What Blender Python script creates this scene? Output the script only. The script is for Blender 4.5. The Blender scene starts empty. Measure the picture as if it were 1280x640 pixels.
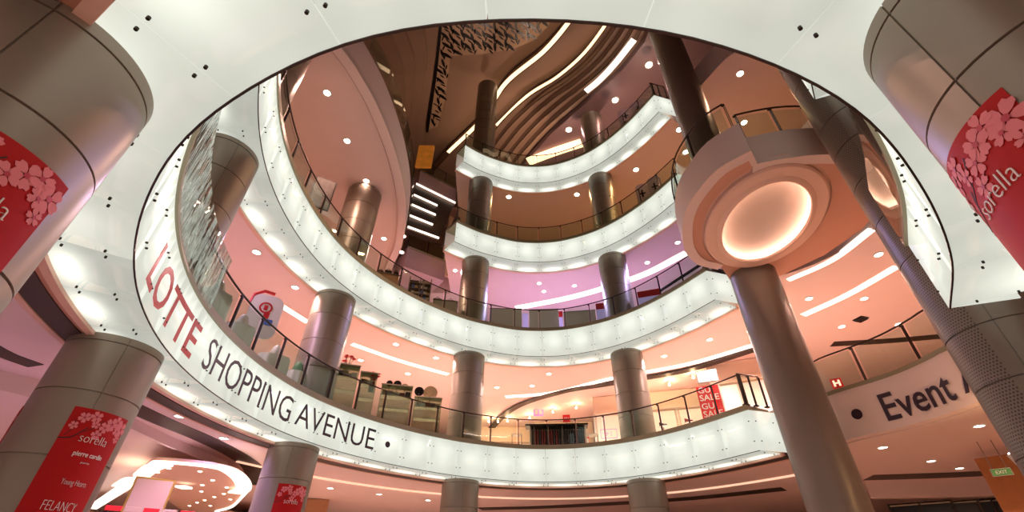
import bpy, bmesh, math, random
from mathutils import Vector, Matrix
random.seed(4)
C = bpy.context.scene.collection
PI = math.pi

# ------------------------------------------------------------------ camera
CZ = 1.6
F_PX, ELEV, ROLL = 569.0, 0.636178, 0.010447
cF = Vector((0, math.cos(ELEV), math.sin(ELEV))); cU0 = Vector((0, -math.sin(ELEV), math.cos(ELEV))); cX0 = Vector((1, 0, 0))
cX = cX0*math.cos(ROLL)+cU0*math.sin(ROLL); cU = -cX0*math.sin(ROLL)+cU0*math.cos(ROLL)
cam = bpy.data.objects.new('camera', bpy.data.cameras.new('camera')); C.objects.link(cam)
cam.matrix_world = Matrix(((cX.x, cU.x, -cF.x, 0), (cX.y, cU.y, -cF.y, 0), (cX.z, cU.z, -cF.z, CZ), (0, 0, 0, 1)))
cam.data.sensor_width = 36; cam.data.lens = F_PX/1280*36; cam.data.clip_end = 300
sc = bpy.context.scene; sc.camera = cam
sc.view_settings.view_transform = 'Standard'; sc.view_settings.look = 'None'
sc.view_settings.gamma = 1; sc.view_settings.use_curve_mapping = False; sc.view_settings.exposure = 0.0
sc.cycles.transparent_max_bounces = 40; sc.cycles.max_bounces = 10; sc.cycles.diffuse_bounces = 5

def ray(px, py):
    return (px-640)*cX-(py-320)*cU+F_PX*cF
def at(px, py, z):                      # where the sight line meets a horizontal plane (surveying helper)
    d = ray(px, py); k = (z-CZ)/d.z
    return Vector((d.x*k, d.y*k, z))
def azel(px, py):
    d = ray(px, py); h = math.hypot(d.x, d.y)
    return d.x/h, d.y/h, d.z/h
def rng(px, py, r):                     # point at horizontal range r
    a, b, c = azel(px, py); return Vector((a*r, b*r, CZ+c*r))

# ------------------------------------------------------------------ levels
S = {1: 5.1, 2: 10.35, 3: 15.7, 4: 21.6}      # undersides of the rings
FL = {1: 6.45, 2: 11.78, 3: 17.1, 4: 23.15}   # floors

# ------------------------------------------------------------------ materials
def lin(c):
    return tuple(((v/255)/12.92 if v/255 <= .04045 else ((v/255+.055)/1.055)**2.4) for v in c)
def mat(name, rgb, rough=.6, metal=0, noise=0, nscale=8, emit=None, es=1, bump=0, bscale=40, coat=0, spec=.5):
    m = bpy.data.materials.new(name); m.use_nodes = True
    nt = m.node_tree; b = nt.nodes['Principled BSDF']
    c = (*lin(rgb), 1)
    b.inputs['Base Color'].default_value = c
    b.inputs['Roughness'].default_value = rough; b.inputs['Metallic'].default_value = metal
    b.inputs['Specular IOR Level'].default_value = spec
    if coat: b.inputs['Coat Weight'].default_value = coat; b.inputs['Coat Roughness'].default_value = .08
    if noise:
        tc = nt.nodes.new('ShaderNodeTexCoord'); n = nt.nodes.new('ShaderNodeTexNoise'); n.inputs['Scale'].default_value = nscale; n.inputs['Detail'].default_value = 4
        nt.links.new(tc.outputs['Object'], n.inputs['Vector'])
        mx = nt.nodes.new('ShaderNodeMix'); mx.data_type = 'RGBA'
        mx.inputs['A'].default_value = (*[v*(1-noise) for v in c[:3]], 1); mx.inputs['B'].default_value = (*[min(1, v*(1+noise)) for v in c[:3]], 1)
        nt.links.new(n.outputs['Fac'], mx.inputs['Factor']); nt.links.new(mx.outputs['Result'], b.inputs['Base Color'])
    if bump:
        tc = nt.nodes.new('ShaderNodeTexCoord'); n = nt.nodes.new('ShaderNodeTexNoise'); n.inputs['Scale'].default_value = bscale
        bp = nt.nodes.new('ShaderNodeBump'); bp.inputs['Strength'].default_value = bump; bp.inputs['Distance'].default_value = .02
        nt.links.new(tc.outputs['Object'], n.inputs['Vector']); nt.links.new(n.outputs['Fac'], bp.inputs['Height']); nt.links.new(bp.outputs['Normal'], b.inputs['Normal'])
    if emit:
        b.inputs['Emission Color'].default_value = (*lin(emit), 1); b.inputs['Emission Strength'].default_value = es
    return m

def lightbox_mat(name, base, hot, cu, cv, wu, wv, tint=(246, 250, 236)):
    """back-lit glass: the tubes behind each pane show as a soft hot spot"""
    m = bpy.data.materials.new(name); m.use_nodes = True; nt = m.node_tree; b = nt.nodes['Principled BSDF']
    b.inputs['Base Color'].default_value = (.12, .15, .13, 1); b.inputs['Roughness'].default_value = .08
    uv = nt.nodes.new('ShaderNodeUVMap'); sp = nt.nodes.new('ShaderNodeSeparateXYZ'); nt.links.new(uv.outputs['UV'], sp.inputs['Vector'])
    def M(op, a, bb):
        n = nt.nodes.new('ShaderNodeMath'); n.operation = op
        for i, v in enumerate((a, bb)):
            if v is None: continue
            if isinstance(v, (int, float)): n.inputs[i].default_value = v
            else: nt.links.new(v, n.inputs[i])
        return n.outputs[0]
    du = M('DIVIDE', M('SUBTRACT', sp.outputs['X'], cu), wu); dv = M('DIVIDE', M('SUBTRACT', sp.outputs['Y'], cv), wv)
    d2 = M('ADD', M('MULTIPLY', du, du), M('MULTIPLY', dv, dv))
    g = M('EXPONENT', M('MULTIPLY', d2, -1.0), None)
    tc = nt.nodes.new('ShaderNodeTexCoord'); nz = nt.nodes.new('ShaderNodeTexNoise'); nz.inputs['Scale'].default_value = .9
    nt.links.new(tc.outputs['Object'], nz.inputs['Vector'])
    nv = M('ADD', M('MULTIPLY', nz.outputs['Fac'], .5), .75)
    st = M('MULTIPLY', M('ADD', M('MULTIPLY', g, hot), base), nv)
    nt.links.new(st, b.inputs['Emission Strength']); b.inputs['Emission Color'].default_value = (*lin(tint), 1)
    return m

def glass_mat(name, tint=(225, 240, 228), refl=.12, wavy=0):
    m = bpy.data.materials.new(name); m.use_nodes = True; nt = m.node_tree
    for n in list(nt.nodes): nt.nodes.remove(n)
    out = nt.nodes.new('ShaderNodeOutputMaterial'); tr = nt.nodes.new('ShaderNodeBsdfTransparent'); gl = nt.nodes.new('ShaderNodeBsdfGlossy')
    tr.inputs['Color'].default_value = (*lin(tint), 1); gl.inputs['Roughness'].default_value = .02
    lw = nt.nodes.new('ShaderNodeLayerWeight'); fr = nt.nodes.new('ShaderNodeMath'); fr.operation = 'POWER'; fr.inputs[1].default_value = 5; nt.links.new(lw.outputs['Facing'], fr.inputs[0])
    ad = nt.nodes.new('ShaderNodeMath'); ad.operation = 'ADD'; ad.inputs[1].default_value = refl
    mx = nt.nodes.new('ShaderNodeMixShader')
    nt.links.new(fr.outputs[0], ad.inputs[0]); nt.links.new(ad.outputs[0], mx.inputs[0])
    nt.links.new(tr.outputs[0], mx.inputs[1]); nt.links.new(gl.outputs[0], mx.inputs[2]); nt.links.new(mx.outputs[0], out.inputs['Surface'])
    if wavy:
        tc = nt.nodes.new('ShaderNodeTexCoord'); mp = nt.nodes.new('ShaderNodeMapping'); mp.inputs['Scale'].default_value = (2.2, 2.2, .7)
        n = nt.nodes.new('ShaderNodeTexNoise'); n.inputs['Scale'].default_value = 2; n.inputs['Detail'].default_value = 2
        bp = nt.nodes.new('ShaderNodeBump'); bp.inputs['Strength'].default_value = wavy; bp.inputs['Distance'].default_value = .12
        nt.links.new(tc.outputs['Object'], mp.inputs['Vector']); nt.links.new(mp.outputs[0], n.inputs['Vector']); nt.links.new(n.outputs['Fac'], bp.inputs['Height'])
        nt.links.new(bp.outputs['Normal'], gl.inputs['Normal'])
    return m

def glow(name, rgb, s):
    m = bpy.data.materials.new(name); m.use_nodes = True; b = m.node_tree.nodes['Principled BSDF']
    b.inputs['Base Color'].default_value = (*lin(rgb), 1); b.inputs['Emission Color'].default_value = (*lin(rgb), 1); b.inputs['Emission Strength'].default_value = s
    return m

M_plaster = mat('peach_plaster', (236, 196, 176), .75, bump=.03)
M_ceil = mat('peach_ceiling_paint', (238, 214, 210), .6, noise=.03, nscale=1.5)
M_ceil_dark = mat('terracotta_ceiling_paint', (206, 150, 126), .6)
M_pinkplaster = mat('pale_pink_plaster', (236, 214, 210), .6)
M_slot = mat('dark_air_slot', (62, 48, 42), .5, noise=.2, nscale=14)
M_floor = mat('cream_marble', (226, 208, 190), .15, noise=.08, nscale=3)
M_cap = mat('taupe_nosing', (150, 142, 116), .4, metal=.2)
M_col = mat('taupe_metal_cladding', (150, 137, 122), .38, metal=.3, noise=.05, nscale=2)
M_dark = mat('dark_bronze', (66, 54, 48), .35, metal=.6)
M_bolt = mat('bolt_metal', (58, 48, 40), .35, metal=.7)
M_steel = mat('brushed_steel', (176, 168, 158), .25, metal=.9)
M_glass = glass_mat('clear_rail_glass', (240, 248, 242), .03)
M_glass_refl = glass_mat('reflective_screen_glass', (232, 240, 232), .14)
M_glass_wavy = glass_mat('rippling_mirrored_glass', (232, 240, 232), .22, wavy=.22)
M_red = mat('banner_red', (186, 18, 18), .6, spec=.25)
M_blossom = mat('blossom_pink', (240, 140, 146), .6, spec=.2)
M_blossom2 = mat('blossom_heart', (200, 60, 80), .5)
M_branch = mat('branch_brown', (60, 22, 22), .6)
M_white = mat('white_paint', (240, 236, 230), .5)
M_black = mat('black_gloss', (26, 22, 24), .25)
M_textdark = mat('lettering_plum', (52, 28, 48), .4)
M_textred = mat('lettering_red', (206, 30, 34), .4)
M_cream = mat('cream_wall', (240, 216, 196), .6)
M_brown = mat('brown_ceiling', (172, 140, 118), .6)
M_orange = mat('orange_wall', (206, 140, 84), .6)
M_grey = mat('kiosk_grey', (206, 196, 180), .5)
M_wood = mat('wood_tan', (176, 128, 88), .5, noise=.2, nscale=12)
M_mauve = mat('mauve_ceiling', (128, 98, 98), .5)
M_lattice = mat('screen_beige', (206, 172, 140), .5)
M_stair = mat('stair_soffit_brown', (70, 54, 42), .5, bump=.2, bscale=12)
M_lilac = mat('lilac_plaster', (196, 170, 176), .6)
M_amber = mat('amber_glow_panel', (190, 110, 40), .4, noise=.7, nscale=3, emit=(255, 150, 50), es=.22)  # emission stands in for warm lamplight on the panel
M_kiosk = mat('kiosk_board', (240, 232, 216), .5)
M_rim = mat('rim_plaster', (226, 200, 190), .6); M_dish = mat('dish_plaster', (188, 164, 148), .6); RINGP = 20
M_winp = mat('pale_shop_window', (244, 222, 208), .3, emit=(255, 220, 200), es=.45)
M_redfl = mat('bright_red', (206, 30, 36), .45); M_green = mat('leaf_green', (60, 110, 50), .6); M_green_s = glow('exit_green', (80, 140, 70), .3)
M_drape = mat('pale_drape', (206, 204, 190), .8); M_pict = mat('dark_picture', (110, 96, 84), .4, noise=.6, nscale=5); M_gold = mat('gold_frame', (200, 160, 70), .35, metal=.5)
M_paper = mat('beige_lit_paper', (214, 180, 148), .6, spec=.2, emit=(240, 205, 176), es=.05); M_skin = mat('tan_print', (206, 150, 128), .6); M_ochre = mat('ochre_print', (210, 120, 60), .5, noise=.7, nscale=4, emit=(210, 100, 50), es=.35)
M_amber2 = mat('amber_timber', (178, 112, 58), .5, noise=.2, nscale=6); UPW = 520
M_fas = lightbox_mat('backlit_fascia_glass', .70, .28, .5, .58, .42, .36)
M_sof = lightbox_mat('backlit_soffit_glass', .50, .95, .5, .80, .36, .22)
M_sofnear = lightbox_mat('backlit_near_soffit_glass', .64, .42, .5, .95, .5, .45, (246, 249, 234))
M_cove = glow('cove_light', (255, 238, 222), 1.7)
M_covew = glow('warm_cove_light', (255, 214, 170), 2.0)
M_lamp = glow('lamp_disc', (255, 240, 224), 14)
M_covedim = glow('dim_cove_light', (255, 206, 176), .9)
M_sign = glow('pink_sign_light', (255, 120, 170), 1.0)

# ------------------------------------------------------------------ mesh helpers
class MB:
    def __init__(s): s.v = []; s.f = []; s.uv = {}
    def add(s, vs, fs):
        o = len(s.v); s.v += [tuple(v) for v in vs]; s.f += [tuple(i+o for i in f) for f in fs]
    def box(s, c, size, rz=0, M=None):
        x, y, z = [k/2 for k in size]; co, si = math.cos(rz), math.sin(rz)
        vs = [(a*x, b*y, d*z) for a in (-1, 1) for b in (-1, 1) for d in (-1, 1)]
        if M: vs = [M @ Vector(v) for v in vs]
        else: vs = [(c[0]+p[0]*co-p[1]*si, c[1]+p[0]*si+p[1]*co, c[2]+p[2]) for p in vs]
        s.add(vs, [(0, 1, 3, 2), (4, 6, 7, 5), (0, 4, 5, 1), (2, 3, 7, 6), (0, 2, 6, 4), (1, 5, 7, 3)])
    def tube(s, pts, r, n=8, cap=True):
        pts = [Vector(p) for p in pts]; rings = []
        up0 = Vector((0, 0, 1))
        for i, p in enumerate(pts):
            t = (pts[min(i+1, len(pts)-1)]-pts[max(i-1, 0)]).normalized()
            a = t.cross(up0)
            if a.length < 1e-3: a = t.cross(Vector((1, 0, 0)))
            a.normalize(); b = a.cross(t)
            rr = r[i] if isinstance(r, (list, tuple)) else r
            rings.append([p+a*rr*math.cos(k*2*PI/n)+b*rr*math.sin(k*2*PI/n) for k in range(n)])
        vs = [v for R in rings for v in R]; fs = []
        for i in range(len(rings)-1):
            for k in range(n):
                fs.append((i*n+k, i*n+(k+1) % n, (i+1)*n+(k+1) % n, (i+1)*n+k))
        if cap: fs.append(tuple(reversed(range(n)))); fs.append(tuple((len(rings)-1)*n+k for k in range(n)))
        s.add(vs, fs)
    def lathe(s, prof, c=(0, 0), n=48, caps=True):
        vs = []; fs = []
        for r, z in prof:
            for k in range(n): a = 2*PI*k/n; vs.append((c[0]+r*math.cos(a), c[1]+r*math.sin(a), z))
        for i in range(len(prof)-1):
            for k in range(n): fs.append((i*n+k, i*n+(k+1) % n, (i+1)*n+(k+1) % n, (i+1)*n+k))
        if prof[0] == prof[-1] or not caps: s.add(vs, fs); return
        if prof[0][0] > 1e-4: fs.append(tuple(reversed(range(n))))
        if prof[-1][0] > 1e-4: fs.append(tuple((len(prof)-1)*n+k for k in range(n)))
        s.add(vs, fs)
    def strip(s, A, B, z0, z1):
        """solid ribbon between plan polylines A and B from z0 to z1"""
        n = len(A); vs = []
        for a, b in zip(A, B):
            vs += [(a[0], a[1], z0), (b[0], b[1], z0), (b[0], b[1], z1), (a[0], a[1], z1)]
        fs = []
        for i in range(n-1):
            for k in range(4): fs.append((i*4+k, i*4+(k+1) % 4, (i+1)*4+(k+1) % 4, (i+1)*4+k))
        fs.append((3, 2, 1, 0)); e = (n-1)*4; fs.append((e, e+1, e+2, e+3)); s.add(vs, fs)
    def prism(s, poly, z0, z1):
        n = len(poly); s.add([(p[0], p[1], z0) for p in poly]+[(p[0], p[1], z1) for p in poly],
            [tuple(reversed(range(n))), tuple(range(n, 2*n))]+[(i, (i+1) % n, n+(i+1) % n, n+i) for i in range(n)])
    def build(s, name, m, parent=None, smooth=False, kind=None):
        me = bpy.data.meshes.new(name); me.from_pydata(s.v, [], s.f); me.materials.append(m)
        bm = bmesh.new(); bm.from_mesh(me); bmesh.ops.recalc_face_normals(bm, faces=bm.faces); bm.to_mesh(me); bm.free()
        if smooth:
            for p in me.polygons: p.use_smooth = True
            try: me.set_sharp_from_angle(angle=math.radians(35))
            except Exception: pass
        o = bpy.data.objects.new(name, me); C.objects.link(o)
        if parent: o.parent = parent
        if kind: o['kind'] = kind
        return o
def tag(o, label, cat, group=None, kind=None):
    o['label'] = label; o['category'] = cat
    if group: o['group'] = group
    if kind: o['kind'] = kind
    return o
def thing(name, label, cat, group=None, loc=(0, 0, 0), rz=0):
    o = bpy.data.objects.new(name, None); C.objects.link(o); o.empty_display_size = .1
    o.location = loc; o.rotation_euler = (0, 0, rz); return tag(o, label, cat, group, 'thing')
def copy_tree(o, parent=None):
    c = o.copy(); C.objects.link(c)
    if parent: c.parent = parent
    for ch in list(o.children): copy_tree(ch, c)
    return c

class Curve:
    def __init__(s, pts, closed=False, spline=True, step=.1):
        P = [Vector((p[0], p[1])) for p in pts]; d = []
        if spline:
            for i in range(len(P)-1):
                p0 = P[i-1] if i > 0 else P[0]*2-P[1]; p1 = P[i]; p2 = P[i+1]; p3 = P[i+2] if i+2 < len(P) else P[-1]*2-P[-2]
                n = max(2, int((p2-p1).length/step))
                for k in range(n):
                    t = k/n; d.append(.5*((2*p1)+(p2-p0)*t+(2*p0-5*p1+4*p2-p3)*t*t+(-p0+3*p1-3*p2+p3)*t**3))
            d.append(P[-1])
        else: d = P
        s.p = d; s.L = [0]
        for a, b in zip(d, d[1:]): s.L.append(s.L[-1]+(b-a).length)
        s.len = s.L[-1]
    def _i(s, x):
        lo, hi = 0, len(s.L)-1
        while hi-lo > 1:
            m = (lo+hi)//2
            if s.L[m] <= x: lo = m
            else: hi = m
        return lo
    def tan(s, x):
        a = s.raw(max(0, x-.15)); b = s.raw(min(s.len, x+.15)); return (b-a).normalized()
    def raw(s, x):
        i = s._i(x); t = (x-s.L[i])/max(1e-9, s.L[i+1]-s.L[i]); return s.p[i].lerp(s.p[i+1], t)
    def pos(s, x, off=0):
        p = s.raw(min(max(x, 0), s.len))
        if off:
            t = s.tan(x); p = p+Vector((-t.y, t.x))*off
        return p
    def pts(s, a, b, off=0, step=.25):
        n = max(2, int(abs(b-a)/step)+1)
        return [s.pos(a+(b-a)*k/(n-1), off) for k in range(n)]
    def hit(s, px, py, far=True):
        """arc length where the vertical plane of the sight line crosses the curve"""
        a, b, c = azel(px, py); best = None
        for i in range(len(s.p)-1):
            u = s.p[i].x*b-s.p[i].y*a; v = s.p[i+1].x*b-s.p[i+1].y*a
            if u*v <= 0 and u != v:
                t = u/(u-v); q = s.p[i].lerp(s.p[i+1], t)
                r = q.x*a+q.y*b
                if r > 0 and (best is None or (r > best[1]) == far): best = (s.L[i]+t*(s.L[i+1]-s.L[i]), r)
        return best

K = [(6.6, 5.94), (5.6, 4.64), (4.29, 3.38), (2.96, 2.42), (1.49, 1.86), (0, 1.71), (-1.42, 1.94), (-2.89, 2.68), (-4.05, 3.70), (-5.09, 5.05),
     (-5.84, 6.50), (-6.35, 8.1), (-6.57, 9.8), (-6.5, 11.6), (-6.1, 13.4), (-5.25, 15.2), (-3.9, 16.95), (-2.3, 18.35), (-.9, 19.1), (.6, 19.55),
     (2.4, 19.45), (4.1, 18.7), (5.4, 17.6), (6.55, 16.1), (7.5, 14.4)]
RC = Curve(K)
LEN = RC.len

# ------------------------------------------------------------------ columns
COLS = {'C0': (-7.15, 7.72), 'C1': (-6.55, 14.65), 'C2': (-1.93, 19.75), 'C3': (5.25, 19.3), 'F': (8.25, 12.88), 'G': (7.80, 6.50), 'Nr': (3.41, 1.58), 'Nl': (-3.84, 2.12)}
COLR = .72
def seg_col(top):
    zs = []
    for lv in (1, 2, 3, 4, 5):
        t = S.get(lv, 28.6) if lv < 5 else 30.0
        b = FL.get(lv-1, 0)
        z = t; zs.append(t-.14)
        while z-.97 > b: z -= .97; zs.append(z)
    return sorted(z for z in zs if z < top-.1)
SEAM = {'C0': -40, 'C1': -70, 'C2': -75, 'C3': -110, 'F': None, 'G': -140, 'Nr': 60, 'Nl': 75}
def column(key, top, label, r=COLR, seams=True):
    cx, cy = COLS[key]
    o = MB(); n = 72
    # ring of angles with a narrow groove pair for the upright joint
    angs = [2*PI*k/n for k in range(n)]
    zs = [0]; prof = [(r, 0)]
    if seams:
        for z in seg_col(top): prof += [(r, z-.011), (r-.02, z-.010), (r-.02, z+.010), (r, z+.011)]
    prof.append((r, top))
    a0 = math.radians(SEAM[key]) if SEAM.get(key) is not None else None
    full = []
    if a0 is not None and seams:
        g = .007/r
        for base in (a0, a0+PI*2/3, a0+PI*4/3):
            full += [(base-g, 0), (base-g*.9, 1), (base+g*.9, 1), (base+g, 0)]
        full = [(a % (2*PI), d) for a, d in full]
        full += [(a, 0) for a in angs if all(abs((a-b+PI) % (2*PI)-PI) > 2*g for b, _ in full[:12])]
        full.sort()
    else: full = [(a, 0) for a in angs]
    m = len(full); vs = []
    for (rr, z) in prof:
        for a, d in full:
            q = rr-(.014 if d else 0); vs.append((q*math.cos(a), q*math.sin(a), z))
    fs = [(i*m+k, i*m+(k+1) % m, (i+1)*m+(k+1) % m, (i+1)*m+k) for i in range(len(prof)-1) for k in range(m)]
    fs += [tuple(range(m)), tuple((len(prof)-1)*m+k for k in range(m))]
    o.add(vs, fs)
    c = o.build('round_column', M_col if key not in ('F', 'G') else (M_colf if key == 'F' else M_colg), smooth=True)
    c.location = (cx, cy, 0); tag(c, label, 'column', kind='thing'); return c

# column F: tall dark cladding with a fine lozenge relief; column G: perforated strip down its left flank
def lozenge_mat(name, rgb, perforated):
    m = mat(name, rgb, .38, metal=.15, noise=.06, nscale=2); nt = m.node_tree; b = nt.nodes['Principled BSDF']
    tc = nt.nodes.new('ShaderNodeTexCoord'); sp = nt.nodes.new('ShaderNodeSeparateXYZ'); nt.links.new(tc.outputs['Object'], sp.inputs[0])
    def M(op, a, bb=None, c=None):
        n = nt.nodes.new('ShaderNodeMath'); n.operation = op
        for i, v in enumerate((a, bb, c)):
            if v is None: continue
            if isinstance(v, (int, float)): n.inputs[i].default_value = v
            else: nt.links.new(v, n.inputs[i])
        return n.outputs[0]
    ang = M('ARCTAN2', sp.outputs['Y'], sp.outputs['X'])
    if perforated:
        ang = M('MODULO', M('ADD', ang, 2*PI), 2*PI); u = M('MULTIPLY', ang, COLR/.046); v = M('DIVIDE', sp.outputs['Z'], .046)
        row = M('FLOOR', v); sh = M('MULTIPLY', M('MODULO', row, 2), .5)
        fu = M('SUBTRACT', M('FRACT', M('ADD', u, sh)), .5); fv = M('SUBTRACT', M('FRACT', v), .5)
        d = M('SQRT', M('ADD', M('MULTIPLY', fu, fu), M('MULTIPLY', fv, fv)))
        hole = M('LESS_THAN', d, .30)
        a1 = M('GREATER_THAN', ang, math.radians(PERF[0])); a2 = M('LESS_THAN', ang, math.radians(PERF[1]))
        k = M('MULTIPLY', M('MULTIPLY', hole, a1), a2)
        mx = nt.nodes.new('ShaderNodeMix'); mx.data_type = 'RGBA'; src = b.inputs['Base Color'].links[0].from_socket
        nt.links.new(src, mx.inputs['A']); mx.inputs['B'].default_value = (.05, .042, .036, 1); nt.links.new(k, mx.inputs['Factor'])
        nt.links.new(mx.outputs['Result'], b.inputs['Base Color'])
        bp = nt.nodes.new('ShaderNodeBump'); bp.invert = True; bp.inputs['Distance'].default_value = .01; nt.links.new(k, bp.inputs['Height']); nt.links.new(bp.outputs['Normal'], b.inputs['Normal'])
    else:
        u = M('MULTIPLY', ang, .72/.9); v = M('DIVIDE', sp.outputs['Z'], 1.6)
        p = M('PINGPONG', M('ADD', u, v), .5); q = M('PINGPONG', M('SUBTRACT', v, u), .5)
        h = M('MAXIMUM', p, q)
        bp = nt.nodes.new('ShaderNodeBump'); bp.inputs['Distance'].default_value = .04; bp.inputs['Strength'].default_value = .6
        nt.links.new(h, bp.inputs['Height']); nt.links.new(bp.outputs['Normal'], b.inputs['Normal'])
    return m
# perforated sector, seen just inside the left silhouette of column G (angles about its axis)
PERF = (154, 204)
M_colf = lozenge_mat('lozenge_relief_cladding', (128, 116, 106), False)
M_colg = lozenge_mat('perforated_cladding', (120, 106, 94), True)

column('C0', 15.7, 'taupe metal column at lower left with a red blossom banner listing several names')
column('C1', 15.7, 'taupe metal column behind the SHOPPING lettering, small red banner at its foot')
column('C2', 31.6, 'tall taupe metal column just left of centre, running up to the top ceiling')
column('C3', 27.4, 'tall taupe metal column right of centre beside the shop with the red sale poster')
column('F', 30, 'thick dark column with lozenge relief carrying the round ceiling disc', seams=False)
column('G', 30, 'dark metal column at right with a perforated strip down its left flank')
column('Nr', 5.25, 'huge near column at upper right corner with a red blossom banner')
column('Nl', 5.25, 'huge near column at upper left corner with a red blossom banner')

# ------------------------------------------------------------------ light-box rings
LVN = {1: 'lowest', 2: 'second', 3: 'third', 4: 'topmost'}
def bolt_mesh():
    m = MB(); m.lathe([(0, 0), (.0155, 0), (.0155, .028), (.011, .033), (0, .034)], n=12)
    o = m.build('bolt', M_bolt, smooth=True); me = o.data; bpy.data.objects.remove(o); return me
BOLT = bolt_mesh()
def add_bolt(p, nrm, parent):
    o = bpy.data.objects.new('bolt', BOLT); C.objects.link(o); o.parent = parent
    q = Vector(nrm).to_track_quat('Z', 'Y'); o.rotation_mode = 'QUATERNION'; o.rotation_quaternion = q; o.location = p
def panel(name, grid, m, parent):
    """grid[i][j] -> point; thin solid pane with uv"""
    ni, nj = len(grid), len(grid[0]); vs = [tuple(p) for r in grid for p in r]
    fs = [(i*nj+j, (i+1)*nj+j, (i+1)*nj+j+1, i*nj+j+1) for i in range(ni-1) for j in range(nj-1)]
    me = bpy.data.meshes.new(name); me.from_pydata(vs, [], fs); me.materials.append(m)
    ul = me.uv_layers.new(name='UVMap')
    for l in me.loops:
        i, j = divmod(l.vertex_index, nj); ul.data[l.index].uv = (i/(ni-1), j/(nj-1))
    for p in me.polygons: p.use_smooth = True
    o = bpy.data.objects.new(name, me); C.objects.link(o); o.parent = parent
    md = o.modifiers.new('thick', 'SOLIDIFY'); md.thickness = .02; md.offset = 0
    return o
PW = 1.2
def ring(lv, spans, w, label, label2, near=None, fas_h=None):
    z0, z1 = S[lv], FL[lv]-.16; h = z1-z0
    root = thing('fascia_light_box', label, 'light box'); rs = thing('soffit_light_box', label2, 'light box')
    nseg = 5
    for a, b in spans:
        n = max(1, round((b-a)/PW)); dl = (b-a)/n
        for i in range(n):
            u0, u1 = a+i*dl+.006, a+(i+1)*dl-.006
            g = [[(*RC.pos(u0+(u1-u0)*k/(nseg-1)), z0+h*j) for j in (0, 1)] for k in range(nseg)]
            f = panel('fascia_panel', g, M_fas, root)
            for u in (u0+.07, u1-.07):
                for zz in (z0+.22*h, z0+.72*h):
                    p = RC.pos(u, -.012); t = RC.tan(u); add_bolt((p.x, p.y, zz), (t.y, -t.x, 0), f)
            nr = near and near[0] <= (u0+u1)/2 <= near[1]
            g = [[(*RC.pos(u0+(u1-u0)*k/(nseg-1), w*j), z0) for j in (.012, 1)] for k in range(nseg)]
            f = panel('soffit_panel', g, M_sofnear if nr else M_sof, rs)
            for u in (u0+.07, u1-.07):
                for o in (w*.32, w*.8):
                    p = RC.pos(u, o); add_bolt((p.x, p.y, z0-.01), (0, 0, -1), f)
        # nosing above the panes and steel edge angle
        m = MB(); m.strip(RC.pts(a, b, -.06), RC.pts(a, b, w+.1), z1, FL[lv]); m.build('nosing', M_cap, root, smooth=True)
        m = MB(); m.strip(RC.pts(a, b, -.012), RC.pts(a, b, .01), z0-.024, z0-.011); m.build('edge_strip', M_dark, root, smooth=True)
        m = MB(); m.strip(RC.pts(a, b, w), RC.pts(a, b, w+.12), z0-.07, z0+.3); m.build('trim_band', M_plaster, rs, smooth=True)
    return root, rs
sNl = RC.hit(172, 300)[0]
W1, W2 = .95, 1.15
s3 = RC.hit(566, 322)[0]; s4 = RC.hit(579, 205)[0]
r1 = ring(1, [(0, LEN)], W1, 'glowing white glass fascia of the lowest ring with red and black lettering', 'glowing glass soffit of the lowest ring, arching between the two huge near columns', near=(0, RC.hit(172, 300)[0]+1))
sL2 = RC.hit(327, 111)[0]-3.5
r2 = ring(2, [(0, 2.4), (sL2, LEN)], W2, 'glowing white glass fascia of the second ring, plain and sweeping left past the columns', 'glowing glass soffit beneath the second ring above the SHOPPING AVENUE floor')
r3 = ring(3, [(s3, LEN)], .95, 'glowing glass fascia of the third ring, between the escalator lights and the round disc', 'glowing glass soffit beneath the third ring over the purple lit ceiling')
r4 = ring(4, [(s4, LEN)], .8, 'glowing glass fascia of the topmost short ring under the ridged brown ceiling', 'glowing glass soffit beneath the topmost short ring over the orange ceiling')

# box ends (return faces) at the right-hand ends of the rings
def end_box(lv, s, w, nx, parent_pair, flip=1):
    root, rs = parent_pair; z0, z1 = S[lv], FL[lv]-.16; h = z1-z0
    p = RC.pos(s); n = Vector(nx).normalized(); q = p+n*w
    g = [[(*p.lerp(q, k/3), z0+h*j) for j in (0, 1)] for k in range(4)]
    f = panel('end_panel', g, M_fas, root)
    d = Vector((-n.y, n.x))*flip
    for k in (.15, .8):
        for zz in (z0+.22*h, z0+.72*h):
            b = p.lerp(q, k)+d*.012; add_bolt((b.x, b.y, zz), (d.x, d.y, 0), f)
for lv, pr in ((1, r1), (2, r2), (3, r3), (4, r4)):
    end_box(lv, LEN, 1.0, (.95, .28), pr, -1)
    if lv < 3: end_box(lv, 0, .85, (.9, -.35), pr, 1)

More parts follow.
